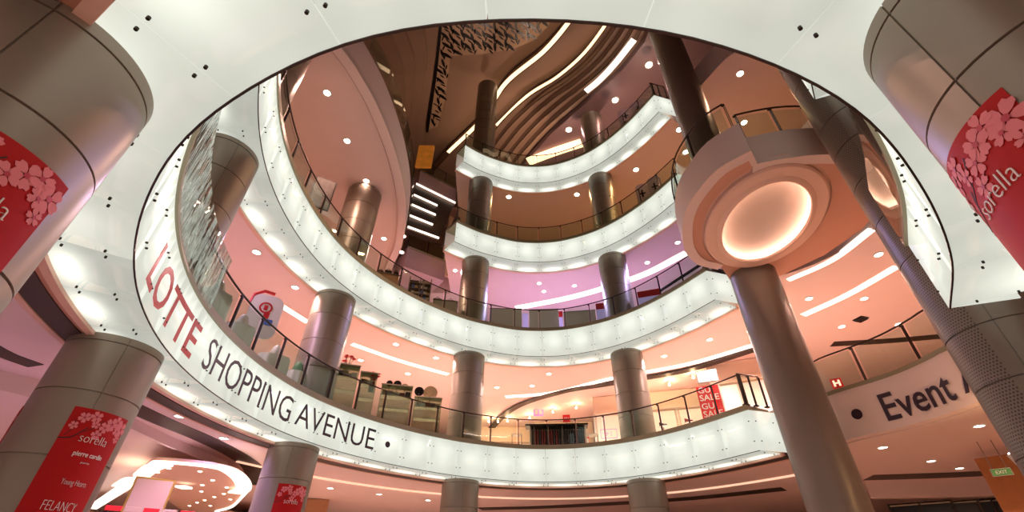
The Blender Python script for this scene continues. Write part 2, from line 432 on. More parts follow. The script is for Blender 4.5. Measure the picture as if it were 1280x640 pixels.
# ------------------------------------------------------------------ floor slabs with their holes
OUT = [(-24, -9), (28, -9), (28, 44), (-24, 44)]
def slab(lv, hole, zb, zt, name='ceiling', m=None, side=None):
    bm = bmesh.new()
    def loop(ps):
        v = [bm.verts.new((p[0], p[1], 0)) for p in ps]; return [bm.edges.new((v[i], v[(i+1) % len(v)])) for i in range(len(v))]
    e = loop(OUT)+loop(hole)
    bmesh.ops.triangle_fill(bm, edges=e, use_beauty=True)
    bm.verts.index_update(); fs = [[v.index for v in f.verts] for f in bm.faces]; vs = [v.co.copy() for v in bm.verts]; bm.free()
    mb = MB(); n = len(vs)
    mb.add([(v.x, v.y, zb) for v in vs], fs)
    # side faces of the hole
    mm = MB(); H = [Vector((p[0], p[1])) for p in hole]
    for i in range(len(H)):
        a, b = H[i], H[(i+1) % len(H)]; mb.add([(a.x, a.y, zb), (b.x, b.y, zb), (b.x, b.y, zt), (a.x, a.y, zt)], [(0, 1, 2, 3)])
    c = mb.build(name, m or M_ceil, kind='structure')
    t = MB(); t.add([(v.x, v.y, zt) for v in vs], fs); t.build('floor', M_floor, kind='structure')
    return c

# right-hand boundary of the lowest hole: the plaster fascia with the Event lettering
EV = [at(1030, 556, 5.1), at(1065.6, 548, 5.1), at(1140.6, 530.6, 5.1), at(1190, 515, 5.1), at(1223, 502.5, 5.1)]
EV = [Vector((p.x, p.y)) for p in EV]
EVc = Curve([(8.6, 14.2), (9.3, 13.6)] + [tuple(p) for p in EV[1:]] + [(10.75, 9.0), (10.2, 7.4), (8.9, 6.2)])
hole1 = [tuple(p) for p in RC.pts(0, LEN, W1+.06, .5)] + [(8.5, 15.0)] + [tuple(p) for p in EVc.pts(0, EVc.len, .12, .5)] + [(8.3, 5.3)]
slab(1, hole1, S[1]+.08, FL[1]-.01)
DC = Vector((7.55, 10.15)); DR = 2.75
arc = [(DC.x+3.3*math.cos(a), DC.y+3.3*math.sin(a)) for a in [math.radians(62-k*6) for k in range(0, 22)]]
def arcp(c, r, a0, a1, n=30): return [Vector((c[0]+r*math.cos(math.radians(a0+(a1-a0)*k/n)), c[1]+r*math.sin(math.radians(a0+(a1-a0)*k/n)))) for k in range(n+1)]
hole2 = [tuple(p) for p in RC.pts(0, LEN, W2+.06, .5)] + [(8.6, 15.1)] + [tuple(p) for p in arcp(DC, 3.3, 70, -62, 24)] + [(8.6, 5.0)]
slab(2, hole2, S[2]+.12, FL[2]-.01)
# third floor: plastered lobe bulging over the hole at left
bul = [at(*p, S[3]) for p in [(418, 40), (447, 85), (472, 130), (492, 180), (504, 225), (508, 262), (503, 305), (489, 345)]]
BU = Curve([(-5.4, 3.0), (-5.7, 5.2)] + [(p.x, p.y) for p in bul] + [(-5.9, 23.0)])
R3 = Curve([(p.x, p.y) for p in [at(905, 160, S[3]), at(940, 152, S[3]), at(975, 120, S[3]), at(1000, 90, S[3])]])
a3 = [tuple(p) for p in RC.pts(s3, LEN, 1.0, .5)]
hole3 = [tuple(p) for p in BU.pts(0, BU.len, 0, .5)] + [(-3.6, 23.0)] + a3 + [(8.7, 15.2), (11.5, 14.6)] + [(12.0, 11.0), (11.5, 6.5), (7, 3.4), (0, 1.0)]
slab(3, hole3, S[3]+.1, FL[3]-.01)
R4 = Curve([(9.0, 13.4), (9.5, 12.3), (9.9, 11.5), (10.7, 10.8), (11.6, 10.2), (12.5, 9)])
hole4 = [(-9, 3.0), (-9, 12), (-7.5, 19), (-6.6, 23.5), (-3.6, 23.5)] + [tuple(p) for p in RC.pts(s4, LEN, .85, .5)] + [(8.7, 15.2)] + [tuple(p) for p in R4.pts(0, R4.len, 0, .5)] + [(12, 5), (7, 3), (0, 1.0)]
slab(4, hole4, S[4]+.1, FL[4]-.01, m=M_ceil)
m = MB(); m.box((2, 17.5, -.1), (52, 53, .2)); m.build('floor', M_floor, kind='structure')
m = MB(); m.box((2, 17.5, 34.2), (52, 53, .3)); m.build('ceiling', M_brown, kind='structure')
m = MB(); m.box((2, 44.1, 17), (52, .2, 34.4)); m.build('wall_back', M_cream, kind='structure')
m = MB(); m.box((-24.1, 17.5, 17), (.2, 53, 34.4)); m.build('wall_left', M_cream, kind='structure')
m = MB(); m.box((28.1, 17.5, 17), (.2, 53, 34.4)); m.build('wall_right', M_cream, kind='structure')
m = MB(); m.box((2, -9.1, 19.7), (52, .2, 29)); m.build('wall_front', M_cream, kind='structure')

# ------------------------------------------------------------------ plastered fascias
def fascia(c, a, b, z0, z1, m, name, label, thick=.25, off=0, ledge=None):
    t = thing(name, label, 'fascia')
    mb = MB(); mb.strip(c.pts(a, b, off), c.pts(a, b, off+thick), z0, z1); mb.build('face', m, t, smooth=True)
    mb = MB(); mb.strip(c.pts(a, b, off-.03), c.pts(a, b, off+thick), z1, z1+.1); mb.build('nosing', M_cap, t, smooth=True)
    if ledge:
        mb = MB(); mb.strip(c.pts(a, b, off-.02), c.pts(a, b, off-ledge), z0-.0, z0+.12); mb.build('ledge', m, t, smooth=True)
    return t
# orientation: these curves run far->near with the hole on their right, so outward is +? (set by sign)
ev = fascia(EVc, 0, EVc.len, S[1], FL[1]-.1, M_pinkplaster, 'lettered_fascia', 'pale pink plaster fascia at right lettered Event between the two dark columns', off=0)
mb = MB(); mb.strip(EVc.pts(0, EVc.len, .28), EVc.pts(0, EVc.len, .62), S[1]-.02, S[1]+.1); mb.build('ledge', M_pinkplaster, ev, smooth=True)
bf = thing('balcony_fascia', 'smooth lilac plaster balcony edge bulging over the void at left', 'fascia')
mb = MB(); mb.strip(BU.pts(0, BU.len, 0), BU.pts(0, BU.len, .22), S[3]+.02, FL[3]-.05); mb.build('face', M_pinkplaster, bf, smooth=True)
mb = MB(); mb.strip(BU.pts(0, BU.len, .0), BU.pts(0, BU.len, .35), S[3]-.10, S[3]+.12); mb.build('moulding', M_pinkplaster, bf, smooth=True)
mb = MB(); mb.strip(BU.pts(0, BU.len, .45), BU.pts(0, BU.len, .55), S[3]+.04, S[3]+.12); mb.build('moulding', M_pinkplaster, bf, smooth=True)

# ------------------------------------------------------------------ railings
def railing(c, a, b, off, z, label, h=1.05, bay=1.2, glassm=None, rail=True, post=True, gh=.95, gz=.06, group=None):
    t = thing('glass_railing', label, 'railing', group)
    n = max(1, round(abs(b-a)/bay)); ds = (b-a)/n
    if rail:
        m = MB(); m.tube([(*p, z+h) for p in c.pts(a, b, off)], .026, 8); m.build('handrail', M_dark, t, smooth=True)
    for i in range(n+1):
        s = a+i*ds; p = c.pos(s, off); tn = c.tan(s); ang = math.atan2(tn.y, tn.x)
        if post:
            m = MB(); m.box((p.x, p.y, z+h/2-.03), (.014, .05, h-.04), ang); m.box((p.x+tn.x*.035, p.y+tn.y*.035, z+h/2-.03), (.014, .05, h-.04), ang)
            m.box((p.x, p.y, z+.02), (.15, .09, .04), ang); m.box((p.x, p.y, z+h*.95), (.09, .06, .03), ang); m.build('post', M_dark, t)
        if i < n:
            m = MB(); u0, u1 = (s+ds*.06, s+ds*.94)
            m.strip(c.pts(u0, u1, off+.03), c.pts(u0, u1, off+.042), z+gz, z+gz+gh); m.build('glass_panel', glassm or M_glass, t, smooth=True)
    return t
railing(RC, sNl-1.5, LEN-.05, .12, FL[1], 'dark handrail and glass railing along the lettered lowest ring')
railing(RC, sL2+3.4, LEN-.05, .12, FL[2], 'dark handrail and glass railing along the second ring past the display shelves')
railing(RC, s3+.05, LEN-.05, .12, FL[3], 'glass railing on the third ring beside the two rounded posters')
railing(RC, s4+.05, LEN-.05, .12, FL[4], 'glass railing on the topmost ring below the ridged ceiling')
railing(EVc, .9, EVc.len-1.0, .12, FL[1], 'glass railing standing on the Event lettered fascia at right', bay=1.5)
railing(BU, 1, BU.len-2.5, -.1, FL[3]-.05, 'frameless glass balustrade on the bulging lilac balcony edge at left', rail=False, post=False, bay=1.5)
m_end = Curve([(7.5, 14.4), (8.3, 14.62)], spline=False)
for lv, nm in ((1, 'lowest'), (2, 'second'), (4, 'topmost')):
    railing(m_end, 0, m_end.len, .05, FL[lv], 'short return railing at the right end of the %s ring' % nm, bay=.4)

# the curved glass screen hanging under the lowest ring, left and right
scr = thing('hanging_glass_screen', 'curved rippling glass screen rising from the left side of the lowest ring', 'glass screen')
sa = RC.hit(300, 120)
a_, b_ = RC.len*0, 0
sA = 13.2; sB = RC.hit(262, 380)[0]
nn = 6
for i in range(nn):
    u0 = sNl-4.2+i*(sB-sNl+4.2)/nn; u1 = sNl-4.2+(i+1)*(sB-sNl+4.2)/nn-.02
    m = MB(); m.strip(RC.pts(u0, u1, -.05), RC.pts(u0, u1, -.062), FL[1]-.1, FL[1]+1.15); m.build('glass_panel', M_glass_wavy, scr, smooth=True)
scr2 = thing('hanging_glass_screen', 'curved glass screen before the perforated column, at right end of the lowest ring', 'glass screen')
for i in range(4):
    u0 = i*1.15; u1 = u0+1.13  # right end
    m = MB(); m.strip(RC.pts(u0, u1, -.05), RC.pts(u0, u1, -.062), FL[1]-.1, FL[1]+1.15); m.build('glass_panel', M_glass_refl, scr2, smooth=True)

# ------------------------------------------------------------------ round disc at the second floor
d = thing('round_ceiling_disc', 'round plaster balcony disc with a glowing ring cove underneath, on the dark column', 'ceiling disc', loc=(DC.x, DC.y, 0))
z = S[2]
m = MB()
def sector(R0, R1, a0, a1, z0, z1, n=60):
    A = [(R0*math.cos(math.radians(a0+(a1-a0)*k/n)), R0*math.sin(math.radians(a0+(a1-a0)*k/n))) for k in range(n+1)]
    B = [(R1*math.cos(math.radians(a0+(a1-a0)*k/n)), R1*math.sin(math.radians(a0+(a1-a0)*k/n))) for k in range(n+1)]
    q = MB(); q.strip(A, B, z0, z1); return q
OL = Curve([(6.9, 12.5), (6.1, 12.2), (5.5, 11.5), (5.1, 10.54), (4.93, 9.7), (4.96, 9.0), (5.22, 8.05), (5.76, 7.45)])
OR = Curve([(6.08, 7.85), (6.75, 7.64), (7.58, 7.5), (8.5, 7.55), (9.3, 7.9)])
d.location = (0, 0, 0)
ZT = 11.42
mb = MB(); mb.strip(OL.pts(0, OL.len), OL.pts(0, OL.len, -.0+.3), z, ZT)
dl = mb.build('outer_rim', M_rim, d, smooth=True)
mb = MB(); mb.strip(OR.pts(0, OR.len), OR.pts(0, OR.len, .3), z, ZT-.05); mb.build('outer_rim', M_rim, d, smooth=True)
mb = MB(); mb.box((5.95, 7.66, (z+ZT)/2+.0), (.56, .14, ZT-z-.01), math.atan2(.40, .32)); mb.build('rim_step', M_rim, d)
EC, E1, E2 = Vector((7.33, 10.05)), Vector((.966, -.26)), Vector((.26, .966))
def oval(a, b, n=80): return [EC+E1*a*math.cos(2*PI*k/n)+E2*b*math.sin(2*PI*k/n) for k in range(n)]
def ovals(prof, nm, m, caps=False, n=80):
    """rings of ovals (a, b, z) skinned together"""
    vs = []; fs = []
    for a, b, zz in prof: vs += [(p.x, p.y, zz) for p in oval(a, b, n)]
    for i in range(len(prof)-1):
        for k in range(n): fs.append((i*n+k, i*n+(k+1) % n, (i+1)*n+(k+1) % n, (i+1)*n+k))
    if caps: fs.append(tuple((len(prof)-1)*n+k for k in range(n)))
    mb = MB(); mb.add(vs, fs); return mb.build(nm, m, d, smooth=True)
bm = bmesh.new()
lp = [tuple(p) for p in OL.pts(0, OL.len, .15, .4)]+[tuple(p) for p in OR.pts(0, OR.len, .15, .4)]+[(10.3, 8.7), (10.45, 10.4), (10.05, 11.7), (9.3, 12.8), (8.6, 13.5), (7.6, 13.2)]
lp2 = [tuple(p) for p in oval(1.7, 2.4)]
es_ = []
for L_ in (lp, lp2):
    v = [bm.verts.new((p[0], p[1], 0)) for p in L_]; es_ += [bm.edges.new((v[i], v[(i+1) % len(v)])) for i in range(len(v))]
bmesh.ops.triangle_fill(bm, edges=es_, use_beauty=True); bm.verts.index_update()
mb = MB(); fs_ = [[v.index for v in f.verts] for f in bm.faces]; vs_ = [v.co.copy() for v in bm.verts]; bm.free()
mb.add([(v.x, v.y, z+.06) for v in vs_], fs_); mb.add([(v.x, v.y, z+.16) for v in vs_], fs_); mb.build('soffit_plate', M_ceil_dark, d)
ovals([(1.8, 2.5, z+.14), (1.66, 2.36, z+.12), (1.62, 2.30, z+.10), (1.62, 2.30, z-.02), (1.58, 2.25, z-.07), (1.30, 1.95, z-.09), (1.26, 1.90, z-.13), (1.17, 1.80, z-.15), (1.15, 1.77, z-.12), (1.16, 1.78, z-.07), (1.5, 2.1, z-.05)], 'stepped_ring', M_plaster)
ovals([(1.44, 2.06, z-.05), (1.43, 2.05, z+.02), (1.38, 2.0, z+.10), (1.25, 1.86, z+.14), (.95, 1.45, z+.15), (.5, .8, z+.155), (.05, .08, z+.16)], 'dish', M_dish, True)
rg = [(1.27, 1.89, z-.04), (1.27, 1.89, z+.0), (1.33, 1.95, z+.0), (1.33, 1.95, z-.04), (1.27, 1.89, z-.04)]
ovals(rg, 'ring_light', glow('ring_light', (255, 240, 226), RINGP))
mb = MB(); mb.prism([tuple(p) for p in OL.pts(0, OL.len, .1, .4)]+[tuple(p) for p in OR.pts(0, OR.len, .1, .4)]+[(9.3, 11.8), (8.0, 12.2)], ZT-.12, ZT-.06); mb.build('deck', M_floor, d)
railing(OL, .6, OL.len-.1, .12, ZT, 'glass railing standing on the left part of the round disc', bay=1.3, h=1.1)
railing(OR, .1, OR.len-.5, .12, ZT-.05, 'glass railing standing on the right part of the round disc', bay=.8, h=1.1)

# ------------------------------------------------------------------ ceiling bands, coves, downlights
def band(name, pts, z, w, m, label=None, cat='ceiling slot', dz=.05, kind='structure', spline=True, off=0, parent=None):
    c = Curve([(p[0], p[1]) for p in pts], spline=spline); mb = MB()
    mb.strip(c.pts(0, c.len, off), c.pts(0, c.len, off+w), z-dz, z); o = mb.build(name, m, parent, smooth=True)
    if label: tag(o, label, cat)
    elif not parent: o['kind'] = kind
    return o
# under the lowest ring
sa, sb = 0, LEN
mb = MB(); mb.strip(RC.pts(sa, sb, W1+.1), RC.pts(sa, sb, W1+.22), S[1]-.03, S[1]+.1); mb.build('trim_1', M_ceil_dark, smooth=True, kind='structure')
mb = MB(); mb.strip(RC.pts(sa, sb, W1+.22), RC.pts(sa, sb, W1+.6), S[1]-.05, S[1]+.1); tag(mb.build('air_slot', M_slot, smooth=True), 'thin dark air slot curving just outside the lowest light ring', 'ceiling slot')
mb = MB(); mb.strip(RC.pts(sa, sb, W1+.6), RC.pts(sa, sb, W1+.7), S[1]-.07, S[1]+.1); mb.build('trim_2', M_plaster, smooth=True, kind='structure')
mb = MB(); mb.strip(RC.pts(RC.hit(410, 575)[0], LEN-1, 4.4), RC.pts(RC.hit(410, 575)[0], LEN-1, 4.5), S[1]+.02, S[1]+.09); tag(mb.build('cove_strip', M_covedim, smooth=True), 'thin pale light line on the ceiling under the lettered ring', 'cove light')
def tr(pp, z): return [(at(*p, z).x, at(*p, z).y) for p in pp]
def tband(name, pp, z, w, m, label, cat, dz=.05):
    c = Curve(tr(pp, z)); mb = MB(); mb.strip(c.pts(0, c.len, -w/2), c.pts(0, c.len, w/2), z-.012-dz*.0, z+.04)
    return tag(mb.build(name, m, smooth=True), label, cat)
tband('air_slot', [(-60, 405), (0, 440), (45, 457)], S[1]+.08, .45, M_slot, 'wide dark slot on the ceiling left of the lower left column', 'ceiling slot')
tband('air_slot', [(120, 488), (161, 507), (207, 528), (257, 549), (298, 570), (317, 586), (320, 606)], S[1]+.08, .75, M_slot, 'dark slot curling round over the lower left shop with the white cove', 'ceiling slot')
tband('air_slot', [(600, 636), (700, 633), (850, 624), (980, 611)], S[1]+.08, .95, M_slot, 'dark slot low in the photo under the right half of the ring', 'ceiling slot')
tband('air_slot', [(1085, 597), (1180, 594), (1262, 590)], S[1]+.08, 1.0, M_slot, 'straight dark slot beneath the Event lettering', 'ceiling slot')
ZC = S[2]+.12
cove1 = [(440, 430), (500, 451), (560, 468)]
tband('cove_strip', cove1, ZC, .30, M_cove, 'white cove line on the ceiling left of the centre column on the lettered floor', 'cove light')
tband('cove_strip', [(632, 496), (690, 491), (765, 473), (860, 455), (940, 432)], ZC, .38, M_cove, 'long white cove line on the ceiling over the sale poster floor', 'cove light')
tband('cove_strip', [(1004, 394), (1060, 368), (1121, 333)], ZC, .34, M_cove, 'lower of two white cove lines right of the relief column', 'cove light')
tband('cove_strip', [(985, 350), (1040, 325), (1090, 287)], ZC, .26, M_cove, 'upper of two white cove lines right of the relief column, next to the disc', 'cove light')
tband('cove_strip', [(160, 262), (230, 290), (262, 320)], ZC, .2, M_cove, 'white cove line behind the lower left glass screen', 'cove light')
tband('cove_strip', [(345, 378), (385, 403)], ZC, .3, M_cove, 'short white cove line behind the white balloon stand', 'cove light')
tband('air_slot', [(605, 545), (640, 512), (700, 491), (765, 480), (860, 463), (945, 437)], ZC-.1, .42, M_slot, 'brown curved slot over the shop with the red sale poster', 'ceiling slot')
tband('cove_strip', [(645, 385), (720, 370), (800, 345), (858, 316)], S[3]+.1, .5, M_cove, 'long white cove line on the purple lit ceiling', 'cove light')
tband('air_slot', [(1040, 430), (1110, 426), (1180, 420)], ZC, .5, M_slot, 'brown slot on the ceiling behind the railing over Event', 'ceiling slot')

dl0 = thing('downlight', '', 'downlight')
m = MB(); m.lathe([(.115, 0), (.16, 0), (.16, .02), (.115, .02), (.115, 0)], n=20); m.build('trim_ring', M_white, dl0, smooth=True)
m = MB(); m.lathe([(0, .006), (.115, .006), (.115, .016), (0, .016)], n=20); m.build('lamp_disc', M_lamp, dl0)
SPOTS = {}
def spot(col, power, ang=150):
    key = (col, power)
    if key not in SPOTS:
        l = bpy.data.lights.new('downlight_lamp', 'SPOT'); l.color = lin(col); l.energy = power; l.spot_size = math.radians(ang); l.spot_blend = .6; l.shadow_soft_size = .04
        SPOTS[key] = l
    return SPOTS[key]
def downlights(pp, z, label, group, col, power, scale=1):
    global first
    for p in pp:
        q = at(*p, z) if len(p) == 2 else Vector((p[0], p[1], z))
        o = copy_tree(dl0); o.location = (q.x, q.y, z-.02); o.scale = (scale*1.0,)*3
        o['label'] = label; o['group'] = group
        l = bpy.data.objects.new('downlight_lamp', spot(col, power)); C.objects.link(l); l.location = (0, 0, -.03); l.parent = o
W_ = (255, 214, 180)
downlights([(409, 116), (434, 176), (480, 298), (504, 295), (502, 315)], S[3]+.1, 'small round downlight in the salmon ceiling beneath the lilac balcony', 'downlights beneath the bulging balcony', (255, 204, 184), 430)
downlights([(458, 226)], S[3]+.1, 'small round downlight just above the top of the column behind SHOPPING', 'downlight above the column behind SHOPPING', (255, 204, 184), 40)
downlights([(321, 315), (262, 262)], ZC, 'small round downlight in the lilac tinted ceiling behind the rippling screen', 'lilac tinted downlights of the lettered floor', (232, 194, 240), 420)
downlights([(369, 359), (451, 450), (495, 430), (545, 447), (510, 467)], ZC, 'small round downlight in the salmon ceiling of the lettered floor, left half', 'left downlights of the lettered floor', (255, 210, 202), 520)
downlights([(621, 484), (665, 482), (686, 467), (830, 445), (887, 424)], ZC, 'small round downlight in the pink ceiling above the sale poster floor', 'centre downlights of the lettered floor', (255, 226, 222), 800)
downlights([(1098, 318), (1011, 373), (1080, 373), (1052, 408), (1123, 405)], ZC, 'small round downlight in the orange ceiling right of the relief column', 'downlights right of the relief column', (255, 200, 180), 320)
downlights([(674, 354), (718, 357), (809, 328), (847, 303), (680, 364)], S[3]+.1, 'small round downlight in the purple lit ceiling of the second floor', 'downlights in the purple ceiling', (196, 180, 255), 760)
downlights([(569, 338)], S[3]+.1, 'round downlight in the pink ceiling just left of the purple one', 'pink ceiling downlight', (255, 200, 200), 500)
downlights([(636, 246), (721, 243), (795, 212), (849, 162), (857, 190)], S[4]+.1, 'round downlight in the orange brown ceiling of the third floor', 'downlights in the orange brown ceiling', (255, 196, 130), 240, 1.3)
downlights([(925, 92), (930, 153)], S[4]+.1, 'round downlight in the orange ceiling above the round disc', 'downlights above the disc', (255, 190, 150), 240, 1.3)
downlights([(1163.5, 576), (1199, 585), (1103, 559), (1223.5, 532)], S[1]+.08, 'small round downlight in the orange ceiling beneath the Event fascia', 'downlights beneath the Event fascia', (255, 196, 166), 230)
downlights([(280, 547.5), (225, 520)], S[1]+.08, 'small round downlight in the lilac tinted ceiling under the word SHOPPING', 'lilac tinted downlights under the lettering', (214, 182, 255), 320)
downlights([(474, 617.5), (535, 625), (413, 610)], S[1]+.08, 'small round downlight in the peach ceiling beneath the lettering', 'downlights beneath the lettered ring', (255, 216, 204), 640)

downlights([(118, 470), (-40, 470)], S[1]+.08, 'unseen downlight added to tint the ceiling lilac beside the lower left column', 'added lilac downlights at lower left', (206, 172, 255), 260)  # added lamps, out of sight, that tint this ceiling lilac
def bulkhead(pa, pb, yb, z, nm):
    A, B = at(*pa, z), at(*pb, z); r0 = math.hypot(A.x, A.y); r1_ = math.hypot(B.x, B.y)
    za, zb_ = rng(pa[0], yb, r0).z, rng(pb[0], yb, r1_).z; zz = (za+zb_)/2
    mb = MB(); mb.strip([(A.x, A.y), (B.x, B.y)], [(A.x*1.02, A.y*1.02), (B.x*1.02, B.y*1.02)], zz, z+.02); return mb.build(nm, M_ceil, kind='structure')
bc = Curve(tr([(118, 500), (163, 520), (211, 544), (257, 565), (285, 578)], S[1]+.08)); mb = MB(); mb.strip(bc.pts(0, bc.len, 0), bc.pts(0, bc.len, .12), 4.93, S[1]+.1); mb.build('trim_5', M_ceil, smooth=True, kind='structure')
bulkhead((1080, 601), (1248, 597), 621, S[1]+.08, 'trim_3')
bulkhead((-40, 452), (60, 478), 490, S[1]+.08, 'trim_4')
# ------------------------------------------------------------------ top ceilings
downlights([(711, 162), (769, 125), (811, 81)], 27.5, 'round downlight in the dark mauve ceiling under the ridges', 'downlights in the dark mauve ceiling', (220, 160, 160), 150, 1.6)

# world
w = bpy.data.worlds.new('world'); sc.world = w; w.use_nodes = True
w.node_tree.nodes['Background'].inputs[0].default_value = (1, .84, .76, 1); w.node_tree.nodes['Background'].inputs[1].default_value = .6
# ------------------------------------------------------------------ top of the atrium: stepped ceilings
def P2(pp, z): return tr(pp, z)
def steps_strip(ca, cb, z, rise, m, parent, nm='step'):
    """flat step between two plan polylines (same count), with an upstand at ca of height rise"""
    A = Curve(ca); B = Curve(cb); n = 40
    pa = [A.pos(A.len*k/n) for k in range(n+1)]; pb = [B.pos(B.len*k/n) for k in range(n+1)]
    mb = MB(); mb.strip(pa, pb, z, z+.06)
    ta = [p+Vector((.04, .04)) for p in pa]
    mb.strip(pa, ta, z, z+rise+.02)
    return mb.build(nm, m, parent, smooth=True)
Bp = [(560, 262), (590, 205), (622, 158), (660, 122), (698, 98), (732, 68), (762, 28), (775, 5), (780, -20)]
Cp = [(620, 262), (655, 205), (690, 166), (722, 138), (752, 112), (780, 86), (806, 52), (818, 20), (822, -10)]
TC = thing('ridged_ceiling', 'wavy brown ceiling of stacked ridges with pale cove lines, above the topmost ring', 'stepped ceiling')
N = 5
zB, zC = 31.4, 28.5
lay = []
for i in range(N+1):
    t = i/N; lay.append(([(b[0]*(1-t)+c[0]*t, b[1]*(1-t)+c[1]*t) for b, c in zip(Bp, Cp)], zB+(zC-zB)*t))
for i in range(N):
    steps_strip(P2(lay[i][0], lay[i][1]), P2(lay[i+1][0], lay[i+1][1]), lay[i][1], (zB-zC)/N, M_brown, TC)
# mauve ceiling in front of the ridges
cc = P2(lay[N][0], zC)
mb = MB(); mb.prism(cc+[(26, -8), (27.9, 43.9), (2, 43.9), (-6, 40)], zC-.02, zC+.5); mb.build('ceiling', M_mauve, kind='structure')
Ap = [(500, 262), (535, 222), (562, 192), (605, 150), (634, 106), (682, 66), (717, 24), (726, 0), (732, -20)]
steps_strip(P2(Ap, 32.4), P2(Bp, 32.4), 32.4, 1.2, M_brown, TC, 'shelf')
def cove_edge(pp, z, w, h, m, nm='cove_line'):
    c = Curve(P2(pp, z)); mb = MB(); mb.strip(c.pts(0, c.len, -w), c.pts(0, c.len, -.02), z, z+h); return mb.build(nm, m, TC, smooth=True)
cove_edge(Ap[2:], 32.42, .30, .10, M_covew)
cove_edge(Bp[2:], 31.5, .22, .10, M_covew)
cove_edge([(735, 117), (752, 103), (772, 82), (796, 52)], 28.75, .42, .06, M_cove)
cove_edge([(663, 207), (695, 195), (729, 184)], 28.3, .8, .06, M_covew)  # orange reflective strip, its sheen given as glow
# upper left ceiling: nested brown contours
TL = thing('contoured_ceiling', 'brown contoured ceiling of nested curves at the top left of the void', 'stepped ceiling')
ED = [[(549, 5), (548, 35), (541, 95), (531, 160), (524, 230)], [(530, 5), (529, 35), (533, 80), (522, 150), (514, 230)], [(505, 5), (505, 35), (518, 85), (512, 150), (506, 230)], [(482, 5), (484, 35), (503, 90), (503, 150), (498, 230)], [(455, 5), (462, 45), (488, 90), (494, 150), (488, 230)]]
for i, e in enumerate(ED):
    z = 32.8-.55*i; pl = P2(e, z); mb = MB()
    cu = Curve(pl); q = [tuple(p) for p in cu.pts(0, cu.len, 0, .4)]
    mb.prism(q+[(q[-1][0]-12, q[-1][1]+2), (q[0][0]-14, q[0][1]-3)], z, z+.5); mb.build('step', M_brown, TL)
# pierced leaf-pattern screen fixed beneath the top ceiling
LS = thing('pierced_screen', 'pierced screen with dark slanting leaf cut-outs hung beneath the top ceiling', 'pierced screen')
zS = 33.7
poly = [(p[0], p[1]) for p in P2([(551, 5), (551, 40), (546, 95), (536, 162), (547, 158), (556, 125), (563, 70), (600, 68), (640, 62), (668, 50), (684, 34), (692, 20), (697, 0)], zS)]
mb = MB(); mb.prism(poly, zS, zS+.12); mb.build('sheet', M_lattice, LS)
def inside(p, poly):
    r = False; j = len(poly)-1
    for i in range(len(poly)):
        a, b = poly[i], poly[j]
        if (a[1] > p[1]) != (b[1] > p[1]) and p[0] < (b[0]-a[0])*(p[1]-a[1])/(b[1]-a[1])+a[0]: r = not r
        j = i
    return r
mb = MB(); xs = [p[0] for p in poly]; ys = [p[1] for p in poly]; rr = random.Random(7)
row = 0; gx = min(xs)
while gx < max(xs):
    col_ = 0; gy = min(ys)
    while gy < max(ys):
        for (ox, oy, a, L, wd) in ((0, 0, 38, .46, .125), (.42, .08, 78, .40, .11), (.16, .40, 40, .26, .06), (.56, .42, 110, .25, .06)):
            p = (gx+ox+rr.uniform(-.04, .04), gy+oy+(row % 2)*.25+rr.uniform(-.04, .04)); a = math.radians(a+rr.uniform(-9, 9))
            pts = [(p[0]+L*u*math.cos(a)-wd*v*math.sin(a), p[1]+L*u*math.sin(a)+wd*v*math.cos(a)) for u, v in ((-1, 0), (-.5, .8), (0, 1), (.5, .7), (1, 0), (.5, -.7), (0, -1), (-.5, -.8))]
            if inside(p, poly) and sum(inside(q, poly) for q in pts) >= 6: mb.prism(pts, zS-.012, zS)
        gy += .76
    gx += .78; row += 1
mb.build('leaf_cut_outs', M_black, LS)
mb = MB(); g = P2([(549.5, 0), (549, 36), (543, 95), (533, 165)], zS-.3); cu = Curve(g); mb.strip(cu.pts(0, cu.len, -.16), cu.pts(0, cu.len, 0.05), zS-.35, zS+.1); mb.build('dark_edge', M_black, LS)

# ------------------------------------------------------------------ stair flight with light lines, small landings
def quad_slab(pts, th, nm, m, parent):
    n = (pts[1]-pts[0]).cross(pts[3]-pts[0]).normalized()
    if n.dot(Vector((0, 0, CZ))-pts[0]) > 0: n = -n
    mb = MB(); mb.add([tuple(p) for p in pts]+[tuple(p+n*th) for p in pts], [(0, 1, 2, 3), (7, 6, 5, 4), (0, 4, 5, 1), (1, 5, 6, 2), (2, 6, 7, 3), (3, 7, 4, 0)])
    return mb.build(nm, m, parent)
ST = thing('stair_flight', 'dark underside of a stair flight with five white light lines, left of centre', 'stairs')
a, b, c_, d_ = at(519, 231, 21.6), at(568, 255, 21.6), at(547, 300, 17.9), at(508, 286, 17.9)
quad_slab([a, b, c_, d_], .4, 'underside', M_stair, ST)
nrm = (b-a).cross(d_-a).normalized()
if nrm.dot(Vector((0, 0, CZ))-a) < 0: nrm = -nrm
for i, (k, e) in enumerate(((.0, 1.0), (.27, .62), (.50, .66), (.74, .68), (.98, 1.0))):
    p = a.lerp(d_, k); q = b.lerp(c_, k); q = p.lerp(q, e); u = (d_-a).normalized()*.07
    mb = MB(); mb.add([tuple(p+u+nrm*.14), tuple(q+u+nrm*.14), tuple(q-u+nrm*.14), tuple(p-u+nrm*.14), tuple(p+u+nrm*.1), tuple(q+u+nrm*.1), tuple(q-u+nrm*.1), tuple(p-u+nrm*.1)], [(0, 1, 2, 3), (0, 4, 5, 1), (2, 6, 7, 3)]); mb.build('light_line', M_cove, ST)
ST2 = thing('stair_flight', 'narrower stair flight with three short light lines, left of the third ring', 'stairs')
a2, b2, c2, d2 = at(571, 270, 20.2), at(575, 272, 20.2), at(574, 306, 17.3), at(556, 304, 17.3)
quad_slab([a2, b2, c2, d2], .4, 'underside', M_stair, ST2)
